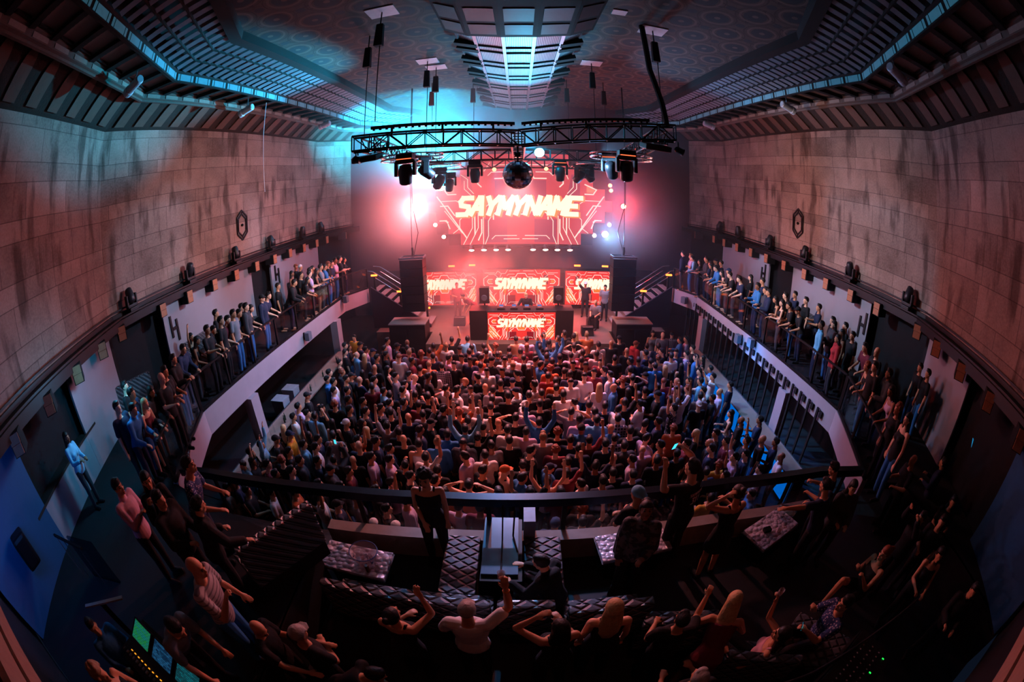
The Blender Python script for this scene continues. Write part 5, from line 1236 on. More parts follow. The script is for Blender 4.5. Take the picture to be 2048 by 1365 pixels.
hero(1171, 577, STG, 'towel', dict(R=((.3, .4, .5), (-.6, .2, .8), .6), L=POSES['s']['L']), 'tall person in black with white cap standing on stage before the right screen', rz=170, zfix=22.6, hair=('cap', 'white'), hq=False)
SIT = dict(legs='sit', R=((.15, .35, -.9), (-.3, .85, .0), .7), L=((.15, .35, -.9), (-.3, .85, .0), .7), lean=12)
hero(1191, 614, STG, 'sitting', SIT, 'bald person in grey sitting at the right edge of the stage', rz=150, zfix=20.7, hair=('bald', ''), top=('tee', 'grey'), hq=False)
e = MB().box((0, 0, .21), (.6, .5, .42)).build('stage_box', BLACK, None, (3.75, 20.75, STG)); tag(e, 'low black box the bald person sits on', 'box')
hero(1209, 612, STG, 's', POSES['s'], 'person in pale top standing behind the seated bald person on stage', rz=160, zfix=21.9, top=('tee', 'grey'), hq=False)
hero(914, 585, STG, 'a', POSES['a'], 'person dancing in pink smoke before the left screen', rz=200, zfix=22.4, top=('tee', 'maroon'), hq=False)
hero(927, 632, STG, 'b', POSES['b'], 'person crouching over gear in the smoke left of the booth', rz=120, zfix=20.9, top=('tee', 'maroon'), hq=False)

HF = PIT + .002; BH = BF + .002
hero(236, 975, BH, 'pink', dict(R=((.12, .55, -.8), (-.35, .75, .6), .7), L=((.1, .3, -.9), (-.3, .9, .2), .6), hy=0), 'man in pink shirt seen in profile with arms bent, left side of rear balcony', rz=-72, top=('long', 'pink'), skin=1, hair=('short', 'dark'), face=True)
hero(377, 931, BH, 'bluepattern', dict(POSES['l'], lean=18, hp=-20), 'man in blue patterned shirt leaning at the left end of the front railing', rz=-60, top=('tee', 'patterned'), bottom=('pants', 'navy'), face=True)
hero(293, 962, BH, 'handface', dict(R=((.15, .6, -.6), (-.25, .2, .95), .6), L=POSES['a']['L']), 'person in dark hoodie with a yellow wristband hand raised, behind man in pink shirt', rz=-110, top=('hood', 'black'), sex='f', hair=('long', 'dark'), face=True)
hero(318, 1000, BH, 'a', POSES['a'], 'person in black jacket between the pink shirt man and the leather sofa', rz=-80, top=('jacket', 'black'), hair=('short', 'dark'))
hero(397, 1012, BH, 'tancollar', dict(R=((.3, .5, -.6), (.1, .95, -.2), .5), L=POSES['a']['L'], lean=10), 'person in black jacket with tan collar seen from behind near the leather sofa', rz=-25, sc=.93, top=('jacket', 'black'), hair=('short', 'dark'))
hero(392, 1137, BH, 'striped', dict(R=((.2, .55, -.65), (-.3, .4, .85), .5), L=POSES['a']['L'], lean=8), 'bald man in grey striped T-shirt with one hand raised, behind left sofa', rz=-70, top=('tee', 'striped'), bottom=('pants', 'blue'), hair=('bald', ''), skin=1, face=True)
hero(351, 1256, BH, 'stoop', dict(R=((.15, .6, -.6), (-.1, .9, -.3), .5), L=((.15, .6, -.6), (-.1, .9, -.3), .5), lean=38, hp=-10), 'man in grey T-shirt stooping above the light console', rz=-85, top=('tee', 'grey'), hair=('short', 'dark'))
hero(186, 1254, BH - .1, 'opsit', dict(POSES['a'], legs='sit'), 'operator in bright blue shirt sitting left of the light console', rz=-90, top=('long', 'blue'), sc=.97)
hero(200, 1348, BH, 'a', POSES['a'], 'person with curly fair hair cut off at the bottom left by the console', rz=-60, hair=('curly', 'fair'), sex='f', top=('tank', 'black'), sc=.95)
hero(517, 1259, HF, 'reachout', dict(R=((.4, .8, -.35), (.1, 1, -.1), .3), L=((.1, .3, -.9), (-.2, .9, .2), .5), hp=30, hy=-15), 'bald man in black shirt looking up sideways with one hand stretched out', rz=-75, hair=('bald', ''), skin=1, face=True)
hero(597, 1268, HF, 'c', POSES['c'], 'person in silver grey cap seen from above beside the bald man', rz=-20, hair=('cap', 'grey'), top=('tee', 'black'))
hero(785, 1232, HF, 'armsover', dict(R=((.35, .8, .1), (-.3, .1, 1), .5), L=((.15, .3, -.9), (-.5, .8, .0), .5), hp=-16), 'dark haired person with one forearm raised beside the head at the sofa back', rz=-10, sex='f', hair=('bun', 'dark'), top=('tank', 'black'))
hero(706, 1340, HF, 'b', dict(POSES['b'], lean=30), 'dark haired person in black bent over at the bottom edge left of grey cap man', rz=-75, hair=('short', 'dark'))
hero(849, 958, HF, 'overalls', dict(R=((.1, -.05, -1), (-.35, .65, -.45), .5), L=((.12, .0, -1), (.0, .2, -1), .5), hy=-8, hp=2), 'woman in black strapped overalls facing the camera at the front railing', sex='f', rz=186, sc=1.03, hair=('curly', 'dark'), top=('tank', 'black'), bottom=('pants', 'black'), skin=1, face=True)
r, J = hero(934, 1223, HF, 'toast', dict(R=((.62, .5, .5), (-.12, .25, 1), .75), L=((.35, .15, -.9), (-.2, .7, -.5), .5), hp=6, tw=-4), 'man in grey cap and pale T-shirt raising a glass, seen from behind', rz=2, hair=('cap', 'grey'), top=('tee', 'white'), skin=1)
def glass(p, label, h=.11, rr=.036):
    e = empty('drinking_glass', p); tag(e, label, 'glass')
    MB().lathe([(rr * .8, 0), (rr, .005), (rr * 1.1, h), (rr * 1.0, h), (rr * .9, .012), (.001, .012)], n=14, cap=False).build('cup', FROST, e, smooth=True)
    MB().lathe([(rr * .85, .014), (rr * .98, h * .55)], n=14).build('drink', glass_mat('pale drink', (.9, .75, .6), .02) if 'pale drink' not in bpy.data.materials else bpy.data.materials['pale drink'], e)
    return e
w = r.matrix_basis @ (J['wrR'] + J['fR'] * .1 + Vector((-.03, .04, 0))); glass(w, 'clear glass held up in the raised hand of the grey cap man')
wb = MB().lathe([(.034, -.01), (.036, 0), (.034, .01)], n=12).build('wristband', mat('orange wristband', 'e08a2a', .5, emit='e08a2a', es=0), r, J['wrR'] - J['fR'] * .03, J['fR'].to_track_quat('Z', 'Y').to_euler()); wb['label'] = 'orange wristband'
hero(1120, 1256, HF, 'handhead', dict(L=((.55, .55, .2), (-.75, -.1, .75), .5), R=((.2, .3, -.85), (-.3, .8, .2), .5), hp=-8), 'dark haired woman with one hand at her head, left of the long blonde', sex='f', rz=14, hair=('long', 'dark'), top=('tank', 'black'))
hero(1228, 1217, HF, 's', POSES['s'], 'woman with very long blonde hair seen from behind at the sofa back', sex='f', rz=-4, hair=('long', 'blonde'), top=('tank', 'black'), skin=0, sc=1.04)
hero(1082, 1126, PIT, 'seatblack', dict(legs='sit', R=((.2, .6, -.6), (-.3, .8, .4), .3), L=((.2, .6, -.6), (-.2, .8, .5), .3), lean=16), 'person in black sitting on the right quilted bench with pale hands', rz=62, hair=('short', 'dark'), top=('hood', 'black'), skin=0)
hero(1292, 1022, HF, 'camo', dict(R=((.12, .15, -1), (-.1, .4, -.9), .5), L=((.15, .3, -.9), (-.3, .8, .1), .5), hp=-28, hy=12), 'woman in camouflage jacket looking down beside the right table', sex='f', rz=158, sc=1.02, hair=('bun', 'dark'), top=('hood', 'camouflage'), skin=2, face=True)
hero(1275, 988, HF, 'c', POSES['c'], 'person in pale blue bandana just behind the camouflage jacket woman', rz=30, sc=.98, hair=('capback', 'light blue'), top=('tee', 'black'))
r, J = hero(1385, 937, HF, 'filming', dict(R=((.3, .75, .55), (-.75, .25, .75), .6), L=((.85, .35, .28), (-.05, .15, 1), .5), lean=4, tw=16, hp=-4), 'man in black jersey numbered 311 filming with raised phone at railing', rz=18, sc=1.1, top=('tee', 'black'), skin=0, hair=('short', 'dark'))
lt = MB(); lettering(lt, 'SAYMYNAME', 0, .405, .25, .042, 0, .1, .2); l2 = MB(); lettering(l2, '311', 0, .31, .17, .085, 0, .15, .2)
T = J['T']; vv = []
for x, y, z in lt.v + l2.v:
    vv.append(J['up'](-x * -1, -(.135 * math.sqrt(max(0, 1 - (x / .235) ** 2)) + .0), z) + T @ Vector((0, -.012, 0)))
b = MB(); b.add(vv, lt.f + [tuple(i + len(lt.v) for i in f) for f in l2.f])
b.build('jersey_print', mat('jersey print', 'd9ccd4', .7), r, fix=False)
w = r.matrix_basis @ ((J['wrR'] + J['wrL']) / 2 + Vector((-.02, .03, .16))); phone(w, (R(20), 0, R(18)), 'phone held up by the man in the 311 jersey', lit=True)
hero(1475, 987, HF, 'armbehind', dict(L=((.85, .25, .3), (-.7, -.2, .5), .5), R=((.25, .3, -.8), (-.3, .8, .2), .5), hp=8), 'woman in black top with an elbow raised behind her head at railing', sex='f', rz=10, sc=1.03, hair=('bun', 'brown'), top=('tank', 'black'), bottom=('skirt', 'black'), skin=1)
hero(1651, 972, HF, 'stretch', dict(L=((.9, .5, .1), (.95, .55, .15), .1), R=POSES['a']['R'], lean=14), 'man in navy shirt stretching one open hand over the railing', rz=18, top=('tee', 'navy'), hair=('short', 'dark'), sc=1.03)
hero(1668, 938, HF, 'lookup', dict(R=POSES['a']['R'], L=POSES['a']['L'], hp=22), 'person in black looking up just behind the man stretching his hand', rz=40, sc=1.0, hair=('short', 'dark'))
hero(1706, 976, HF, 'a', POSES['a'], 'woman in purple grey hooded jacket right of the navy shirt man', sex='f', rz=150, hair=('long', 'dark'), top=('hood', 'dark grey'), face=True)
r, J = hero(1468, 1203, HF, 'stoopblonde', dict(L=((.75, .35, -.62), (.62, .3, -.75), .35), R=((.35, .6, -.55), (-.9, .25, .55), .5), lean=36, hp=-12, side=-6), 'blonde woman in short dark red dress bending with one arm stretched down', sex='f', rz=-34, sc=1.04, hair=('long', 'blonde'), top=('dress', 'maroon'), bottom=None, skin=1)
wb = MB().lathe([(.032, -.012), (.034, 0), (.032, .012)], n=12).build('wristband', MATS['orange wristband'], r, J['wrR'] - J['fR'] * .03, J['fR'].to_track_quat('Z', 'Y').to_euler()); wb['label'] = 'orange wristband'
hero(1364, 1240, HF, 'forearm', dict(R=((.3, .8, -.3), (.3, .65, .7), .7), L=POSES['a']['L']), 'person in black hoodie raising one bare fist left of bending blonde', rz=-10, sc=.95, hair=('short', 'dark'), top=('tee', 'black'))
hero(1398, 1356, HF, 'a', POSES['a'], 'grey haired person cut off at the bottom below the bending blonde', rz=0, hair=('short', 'grey'))
r, J = hero(1563, 1270, PIT - .1, 'pinktop', dict(legs='sit', L=((.45, .5, -.6), (-.1, .8, .2), .5), R=((.35, .75, .0), (.05, .3, 1), .6), lean=-4), 'woman in bright pink top sitting and lifting a plastic cup', sex='f', rz=38, sc=1.1, hair=('long', 'dark'), top=('tank', 'pink'), face=True)
w = r.matrix_basis @ (J['wrR'] + J['fR'] * .12); glass(w, 'clear plastic cup lifted by the woman in pink top', .12, .042)
r, J = hero(1690, 1208, PIT + .1, 'phoneman', dict(legs='sit', R=((.15, .6, -.5), (-.35, .5, .8), .6), L=((.25, .8, -.35), (-.35, .8, .45), .5)), 'man in patterned dark shirt sitting and holding a lit phone', rz=70, sc=1.1, hair=('short', 'dark'), top=('tee', 'patterned'), skin=1, face=True)
w = r.matrix_basis @ (J['wrL'] + J['fL'] * .12); phone(w, (R(-20), 0, R(60)), 'lit phone in the hands of the patterned shirt man')
r, J = hero(1769, 1108, PIT + .1, 'ponytail', dict(legs='sit', R=((.1, .45, -.75), (-.3, .6, .7), .6), L=((.15, .5, -.7), (-.3, .6, .7), .6), legR=((.04, .4, .16), (0, .06, -.46))), 'woman with reddish ponytail and bare knees reading a phone', sex='f', rz=78, sc=1.08, hair=('pony', 'red'), top=('tank', 'black'), bottom=('shorts', 'black'), skin=1, face=True)
w = r.matrix_basis @ ((J['wrL'] + J['wrR']) / 2 + Vector((0, .03, .12))); phone(w, (R(-15), 0, R(70)), 'lit phone held by the woman with the reddish ponytail')
for px, py, lb, rz, hr, tp, sx in ((1826, 922, 'man with shaved head in black shirt on the right side walkway', 60, ('bald', ''), ('tee', 'black'), 'm'), (1886, 927, 'man in navy shirt seen from behind beside the shaved headed man', 10, ('short', 'dark'), ('long', 'navy'), 'm'), (1843, 1037, 'person in dark jacket holding hands up to the face, right side walkway', 75, ('short', 'dark'), ('jacket', 'black'), 'm'), (1906, 1004, 'person in black whose face shows beside the right counter, upper of two', 120, ('long', 'dark'), ('tee', 'black'), 'f'), (1884, 1044, 'person in black whose face shows beside the right counter, lower of two', 110, ('short', 'dark'), ('tee', 'black'), 'm'), (1879, 1110, 'woman with long dark hair standing below the right counter', 130, ('long', 'dark'), ('tank', 'black'), 'f'), (1946, 1182, 'person in black whose face shows low at the right edge', 120, ('short', 'dark'), ('jacket', 'black'), 'm')):
    hero(px, py, HF, 'a' if 'hands up' not in lb else 'p', POSES['a' if 'hands up' not in lb else 'p'], lb, sx, rz, 1.0, tp, hair=hr, hq=False)

BEFORE = {o.name for o in COL.objects}
# ---------------------------------------------------------------- furniture of the rear lounge
def quilt_mat(name, sc=7.):
    m = bpy.data.materials.new(name); m.use_nodes = True; nt = m.node_tree; b = nt.nodes['Principled BSDF']
    tc = N(nt, 'ShaderNodeTexCoord'); sp = N(nt, 'ShaderNodeSeparateXYZ'); nt.links.new(tc.outputs['Object'], sp.inputs[0])
    z2 = math_(nt, 'ADD', sp.outputs[1], sp.outputs[2])
    a = math_(nt, 'ABSOLUTE', math_(nt, 'SUBTRACT', math_(nt, 'FRACT', math_(nt, 'MULTIPLY', math_(nt, 'ADD', math_(nt, 'MULTIPLY', sp.outputs[0], 1.), math_(nt, 'MULTIPLY', z2, 1.35)), sc)), .5))
    c = math_(nt, 'ABSOLUTE', math_(nt, 'SUBTRACT', math_(nt, 'FRACT', math_(nt, 'MULTIPLY', math_(nt, 'SUBTRACT', math_(nt, 'MULTIPLY', sp.outputs[0], 1.), math_(nt, 'MULTIPLY', z2, 1.35)), sc)), .5))
    h = math_(nt, 'POWER', math_(nt, 'MINIMUM', math_(nt, 'MULTIPLY', math_(nt, 'SUBTRACT', .5, math_(nt, 'MAXIMUM', a, c)), 4.5), 1.), .5)
    bp = N(nt, 'ShaderNodeBump', inp={'Strength': 1., 'Distance': .05}); nt.links.new(h, bp.inputs['Height']); nt.links.new(bp.outputs[0], b.inputs['Normal'])
    b.inputs['Base Color'].default_value = (.09, .1, .115, 1); b.inputs['Roughness'].default_value = .34; b.inputs['Specular IOR Level'].default_value = .6
    return m
QUILT = quilt_mat('quilted black leather', 4.3)
def bench(c, d, label, back=None, rz=0.):
    e = empty('banquette', (c[0], c[1], BF), (0, 0, R(rz))); tag(e, label, 'sofa')
    MB().box((0, 0, .16), (d[0] * .96, d[1] * .96, .32)).build('plinth', BLACKM, e)
    MB().box((0, 0, .4), (d[0], d[1], .16)).build('seat_cushion', QUILT, e, bevel=.03)
    if back:
        s, h = back
        if s in 'ns':
            y = (d[1] / 2 - .06) * (1 if s == 'n' else -1)
            MB().box((0, y, (h + .3) / 2 + .1), (d[0], .13, h - .3 + .2)).build('backrest', QUILT, e, bevel=.03)
            MB().tube([(-d[0] / 2, y, h), (d[0] / 2, y, h)], .06, 10).build('back_roll', LEATHER, e, smooth=True)
        else:
            x = (d[0] / 2 - .06) * (1 if s == 'e' else -1)
            MB().box((x, 0, (h + .3) / 2 + .1), (.13, d[1], h - .3 + .2)).build('backrest', QUILT, e, bevel=.03)
            MB().tube([(x, -d[1] / 2, h), (x, d[1] / 2, h)], .06, 10).build('back_roll', LEATHER, e, smooth=True)
    return e
bench((-.77, 3.55), (.47, 1.1), 'quilted leather bench left of the central blue lit cabinet')
bench((.32, 3.55), (.5, 1.1), 'quilted leather bench right of the central blue lit cabinet')
bench((-1.3, 2.72), (2.0, .55), 'long quilted leather sofa facing the railing, left of the raised-glass man', ('s', .82))
bench((.08, 2.72), (.62, .55), 'short quilted leather sofa between the grey cap man and the long blonde', ('s', .82))
bench((1.0, 2.62), (.95, .55), 'quilted leather sofa in front of the long blonde woman', ('s', .82))
bench((1.9, 2.2), (1.1, .55), 'quilted leather sofa between the long blonde and the bending blonde', ('s', .82), -14)
bench((-3.55, 3.3), (.75, 1.5), 'black quilted leather sofa at the left, high back towards the left table', ('e', .9), -28)
bench((2.7, 1.35), (1.0, .6), 'dark quilted bench under the woman in pink top', ('s', .8), -30)
bench((3.75, 1.1), (1.2, .7), 'dark bench under the phone readers at the right', None, -55)
for s, w in ((-1, 'left'), (1, 'right')):
    for y, n in ((11.2, 'nearer'), (14.3, 'middle'), (20.2, 'stage end')):
        e = empty('wall_sofa', (X0 + s * (W - .65), y, BF)); tag(e, 'black leather wall sofa on the %s balcony, %s one' % (w, n), 'sofa')
        MB().box((0, 0, .22), (.65, 1.9, .44)).build('seat', LEATHER, e, bevel=.04); MB().box((s * .26, 0, .62), (.14, 1.9, .8)).build('backrest', QUILT, e, bevel=.04)
e = empty('wall_sofa', (-11.55, 6.3, BF), (0, 0, R(-26))); tag(e, 'high backed quilted wall sofa at the near corner of the left balcony', 'sofa')
MB().box((.1, 0, .22), (.65, 2.2, .44)).build('seat', LEATHER, e, bevel=.04); MB().box((-.22, 0, .6), (.16, 2.2, 1.2)).build('backrest', QUILT, e, bevel=.04)
def hammered(name, c):
    m = bpy.data.materials.new(name); m.use_nodes = True; nt = m.node_tree; b = nt.nodes['Principled BSDF']
    tc = N(nt, 'ShaderNodeTexCoord'); v = N(nt, 'ShaderNodeTexVoronoi', inp={'Scale': 13.}); nt.links.new(tc.outputs['Object'], v.inputs['Vector'])
    bp = N(nt, 'ShaderNodeBump', inp={'Strength': 1., 'Distance': .04}); bp.invert = True; nt.links.new(v.outputs['Distance'], bp.inputs['Height']); nt.links.new(bp.outputs[0], b.inputs['Normal'])
    b.inputs['Base Color'].default_value = (*lin(c), 1); b.inputs['Roughness'].default_value = .3; b.inputs['Specular IOR Level'].default_value = .7
    return m
HAM = hammered('hammered table top', 'bdbac8')
def table(c, d, rz, label):
    e = empty('lounge_table', (c[0], c[1], BF), (0, 0, R(rz))); tag(e, label, 'table')
    MB().box((0, 0, .5), (d[0], d[1], .05)).build('table_top', HAM, e, bevel=.008); MB().box((0, 0, .465), (d[0] + .02, d[1] + .02, .02)).build('metal_rim', CHROME, e)
    MB().box((0, 0, .235), (d[0] * .7, d[1] * .7, .45)).box((0, 0, .015), (d[0] * .8, d[1] * .8, .03)).build('pedestal', BLACK, e)
table((-2.2, 3.35), (1.0, .52), -3, 'hammered top lounge table with an ice bucket, left of the middle')
table((1.58, 3.8), (1.02, .52), 6, 'hammered top lounge table beside the camouflage jacket woman')
table((3.9, 3.55), (.95, .55), 20, 'hammered top lounge table with wrapped bowl, right of the 311 jersey man')
tz = BF + .526
e = empty('ice_bucket', (-2.0, 3.32, tz)); tag(e, 'big clear plastic ice bucket on the left lounge table', 'bucket')
MB().lathe([(.11, 0), (.13, .01), (.2, .26), (.19, .26), (.12, .015), (.001, .015)], n=24, cap=False).build('bucket_shell', FROST, e, smooth=True)
MB().tube(arc((0, 0), .197, 0, 360, 28, .26), .007, 6, False).build('rim', mat('blue rim', '2d4c8a', .4), e)
ice = MB(); g = random.Random(4)
for k in range(16): ice.box((g.uniform(-.08, .08), g.uniform(-.08, .08), .04 + g.random() * .06), (.04, .04, .035), Matrix.Rotation(g.random() * 3, 3, (1, g.random(), .3)))
ice.build('ice', mat('ice cubes', 'cfc3cf', .2), e)
for a in (200, 320): 
    x, y = .168 * math.cos(R(a)), .168 * math.sin(R(a)); MB().slab([(x - .03, y, .2), (x, y - .01, .13), (x + .03, y, .2), (x, y - .005, .17)], (0, -.004, 0)).build('blue_mark', mat('blue mark', '23408c', .5), e)
glass((-1.83, 3.22, tz), 'small clear glass on the left lounge table right of the bucket')
e = empty('drink_can', (-1.95, 3.16, tz)); tag(e, 'small dark drinks can in front of the ice bucket', 'can'); MB().lathe([(.026, 0), (.03, .01), (.03, .12), (.024, .13)], n=14).build('can_body', mat('can metal', '6a4a36', .3, .7), e, smooth=True); MB().lathe([(.023, .13), (.023, .133)], n=14).build('lid', CHROME, e)
e = empty('napkin_holder', (1.55, 3.72, tz)); tag(e, 'dark tray of napkins on the camouflage woman\'s table', 'tray'); MB().box((0, 0, .02), (.2, .14, .04)).build('tray', BLACK, e); MB().box((0, .01, .05), (.15, .08, .03), Matrix.Rotation(.3, 3, 'Z')).build('napkin', mat('white napkin', 'cfcbd4', .7), e)
e = empty('wrapped_bowl', (4.2, 3.68, tz)); tag(e, 'clear wrapped bowl on the right lounge table', 'bowl'); MB().lathe([(.08, 0), (.17, .16), (.16, .16), (.07, .01), (.001, .01)], n=20, cap=False).build('bowl', CLEAR, e, smooth=True); MB().lathe([(.17, .15), (.2, .2), (.13, .17)], n=9).build('wrap', CLEAR, e)
e = MB().box((0, 0, .03), (.14, .1, .06)).build('black_purse', BLACK, None, (3.75, 3.5, tz), bevel=.01); tag(e, 'small black purse on the right lounge table', 'purse')
glass((3.95, 3.4, tz), 'clear cup on the right lounge table beside the purse')
# central cabinet with blue reflections
e = empty('effects_cabinet', (-.22, 3.75, BF)); tag(e, 'tall glossy dark blue cabinet between the two quilted benches', 'cabinet')
GLOSS = mat('glossy blue cabinet', '2c5a78', .3, .0, spec=.8, coat=.3)
MB().box((0, 0, .3), (.52, 1.2, .6)).build('cabinet', BLACK, e); MB().box((-.02, .05, .62), (.46, 1.1, .03)).build('top_panel', GLOSS, e); MB().box((.36, .5, .5), (.16, .3, .6)).build('side_panel', mat('pale blue panel', '7f95ab', .4), e)
MB().tube([(.12, .6, 1.0), (.16, .45, .9), (.14, .2, .66), (.2, -.1, .64)], .012, 6).tube([(0, .55, 1.0), (0, .1, .65), (0, -.5, .65)], .01, 6).build('cable', BLACKM, e)
glass((-.2, 3.2, BF + .636), 'clear cup standing on the glossy central cabinet')
# light console bottom left
e = empty('lighting_console', (-3.92, .2, BF), (0, 0, R(-8))); tag(e, 'large lighting console with three lit touch screens', 'console')
MB().box((0, -.05, .45), (1.5, .8, .9)).build('desk', BLACK, e); MB().box((0, 0, .95), (1.5, .7, .1)).build('surface', BLACK, e, bevel=.01)
def ui_mat(name, a, b_, s):
    m = bpy.data.materials.new(name); m.use_nodes = True; nt = m.node_tree; nt.nodes.clear(); o = N(nt, 'ShaderNodeOutputMaterial'); em = N(nt, 'ShaderNodeEmission'); tc = N(nt, 'ShaderNodeTexCoord')
    br = N(nt, 'ShaderNodeTexBrick', inp={'Scale': 9., 'Color1': (*lin(a), 1), 'Color2': (*lin(b_), 1), 'Mortar': (.005, .01, .02, 1)}); nt.links.new(tc.outputs['Object'], br.inputs['Vector']); nt.links.new(br.outputs[0], em.inputs[0]); em.inputs[1].default_value = s; nt.links.new(em.outputs[0], o.inputs[0]); return m
tilt = Matrix.Rotation(R(24), 3, 'X')
for k, (x, a, b_) in enumerate(((-.5, '1f8f8a', '2aa04c'), (0., '123050', '2a6a9a'), (.5, '1a7a86', '1a4a52'))):
    MB().box((x, .12, 1.05), (.46, .34, .05), tilt).build('monitor_frame', BLACK, e)
    p = [Vector((sx * .2, sy * .15, .0262)) for sx, sy in ((-1, -1), (1, -1), (1, 1), (-1, 1))]
    o = MB().add(p, [(0, 1, 2, 3)]).build('touch_screen', ui_mat('console screen %s' % 'abc'[k], a, b_, .5), e, (x, .12, 1.05), (R(24), 0, 0), fix=False)
AMB = emit_mat('amber button', 'ffa028', 1.2)
for k in range(14): MB().box((-.55 + k * .085, -.22, 1.01), (.018, .018, .02)).build('amber_button', AMB, e)
for k in range(18): MB().box((-.68 + k * .08, -.3, 1.01), (.025, .05, .03)).build('fader', mat('fader cap', '5a5a60', .5), e)
MB().tube([(.75, -.1, 1.0), (.85, -.0, 1.18), (1.0, .18, 1.2), (1.05, .3, 1.05)], .009, 6).build('gooseneck_lamp', CHROME, e)
# mixing desk and rail bottom right
e = empty('mixing_desk', (3.3, .1, BF), (0, 0, R(20))); tag(e, 'black mixing desk with rows of knobs at the lower right', 'console')
MB().box((0, 0, .42), (2.2, .8, .84)).build('desk', BLACK, e); MB().box((0, 0, .88), (2.1, .75, .08)).build('surface', BLACK, e)
for k in range(24):
    for j in range(3): MB().box((-.95 + k * .08, -.1 + j * .16, .94), (.02, .03, .04)).build('knob', CHROME, e)
for x, y in ((.6, -.2), (.9, -.25)): MB().box((x, y, .925), (.012, .04, .01)).build('green_led', bpy.data.materials.get('green led') or emit_mat('green led', '22ff50', 1.5), e)
e = MB().tube([(1.0, .92, BF + 1.0), (3.0, .62, BF + 1.05), (5.2, .6, BF + 1.1)], .022, 8).build('cable_rail', mat('studded rail', '3a3a40', .4, .6)); tag(e, 'thin dark metal rail running in front of the mixing desk', 'rail')
for x, y in ((1.4, .86), (3.0, .62), (4.9, .6)): MB().box((x, y, BF + .5), (.04, .04, 1.0)).build('rail_post', BLACK, e)
e = MB().bar((0, 0, 0), (.66, .67, 0), .06, .03).build('pale_plank', mat('pale plank', 'b49a96', .5), None, (-5.78, .03, BF + 1.08)); tag(e, 'narrow pale board edge above the floor left of the console', 'board')
MB().box((.3, .3, -.55), (.1, .1, 1.04)).build('post', BLACK, e)
# left bar on the rear balcony
q = side_pts(-1, 1.15); dd = (q[1] - q[0]).normalized(); ang = math.atan2(dd.y, dd.x)
e = empty('balcony_bar', (-10.35, 2.3, BF), (0, 0, ang)); tag(e, 'balcony bar counter with a pale front panel along the left wall', 'bar')
MB().box((0, 0, 1.03), (4.2, .5, .06)).build('counter_top', BARF, e); MB().box((0, -.2, .5), (4.1, .06, 1.0)).build('front_panel', PAINT, e); MB().box((0, .1, .5), (4.1, .25, 1.0)).build('body', BLACKM, e)
e = empty('bar_shelf', (-11.4, 1.9, BF), (0, 0, ang)); tag(e, 'back bar shelf with amber lit edge behind the left balcony bar', 'shelf')
MB().box((0, 0, .5), (2.6, .3, 1.0)).box((0, .05, 1.7), (2.6, .25, .04)).build('shelf_unit', BLACK, e); MB().box((0, -.13, 1.72), (2.5, .02, .02)).build('amber_edge', emit_mat('amber edge', 'ffb040', 2), e)
e = MB().box((0, 0, .5), (.95, .05, 1.0)).build('glass_screen', glass_mat('dark glass screen', (.35, .45, .6), .06), None, (-7.3, 1.0, BF), (0, 0, R(20))); tag(e, 'low tinted glass divider screen left of the bald striped man', 'divider')
e = empty('rope_stand', (-8.2, .6, BF)); tag(e, 'dark railing with thin uprights before the blue wall', 'railing')
MB().bar((0, 0, 1.0), (1.2, .3, 1.0), .05).build('top_rail', BLACK, e)
for k in range(4): MB().box((.1 + k * .33, .02 + k * .08, .5), (.02, .02, 1.0)).build('upright', CHROME, e)
e = empty('stage_speaker', (-8.45, -.35, BF + .9)); tag(e, 'round cornered black speaker on the blue wall', 'speaker'); MB().box((0, 0, .3), (.4, .45, .7)).build('cabinet', BLACK, e, bevel=.08); MB().box((-.15, 0, .3), (.3, .1, .1)).build('bracket', BLACK, e)
# right rear counter
q = side_pts(1, 1.1); dd = (q[1] - q[0]).normalized(); ang = math.atan2(dd.y, dd.x)
e = empty('service_counter', (10.95, 1.6, BF), (0, 0, ang)); tag(e, 'dark service counter with amber lit top along the right wall', 'bar')
MB().box((0, 0, 1.03), (3.6, .6, .06)).build('counter_top', mat('counter timber', '8a6a3a', .5), e); MB().box((0, 0, .5), (3.5, .5, 1.0)).build('body', BLACKM, e)
lp = empty('laptop', (11.25, 2.75, BF + 1.062), (0, 0, R(40))); tag(lp, 'open laptop with glowing blue lid on the right counter', 'laptop')
MB().box((0, 0, .01), (.34, .24, .02)).build('keyboard_base', CHROME, lp); lid = MB().box((0, 0, .12), (.34, .012, .24)).build('lid', emit_mat('laptop lid glow', '2a9ad8', .6), lp, (0, .12, .015), (R(-12), 0, 0))
fm = MB().ball((-.012, -.008, .115), (.02, .003, .024), 12, 8).ball((.012, -.008, .115), (.02, .003, .024), 12, 8).ball((.008, -.008, .148), (.006, .003, .011), 8, 6); fm.build('fruit_mark', emit_mat('lid mark', 'ffffff', 2.5), lid)
e = empty('red_bag', (10.5, .55, BF + 1.065)); tag(e, 'red bag standing on the amber lit counter at right edge', 'bag'); MB().box((0, 0, .2), (.3, .35, .4), taper=.85).build('bag_body', mat('red leather', 'a5281c', .5), e, bevel=.04); MB().tube([(-.0, -.1, .38), (0, -.08, .55), (0, .08, .55), (0, .1, .38)], .015, 6).build('handle', mat('red handle', '8a1f16', .5), e)
e = empty('amber_bundle', (11.15, 2.15, BF + 1.065)); tag(e, 'crumpled pale cloth lit amber on the right counter', 'cloth'); MB().ball((0, 0, .05), (.14, .12, .07), 10, 6).ball((.1, .06, .04), (.1, .08, .05), 8, 5).build('cloth', mat('pale cloth', 'd8c08a', .8), e)

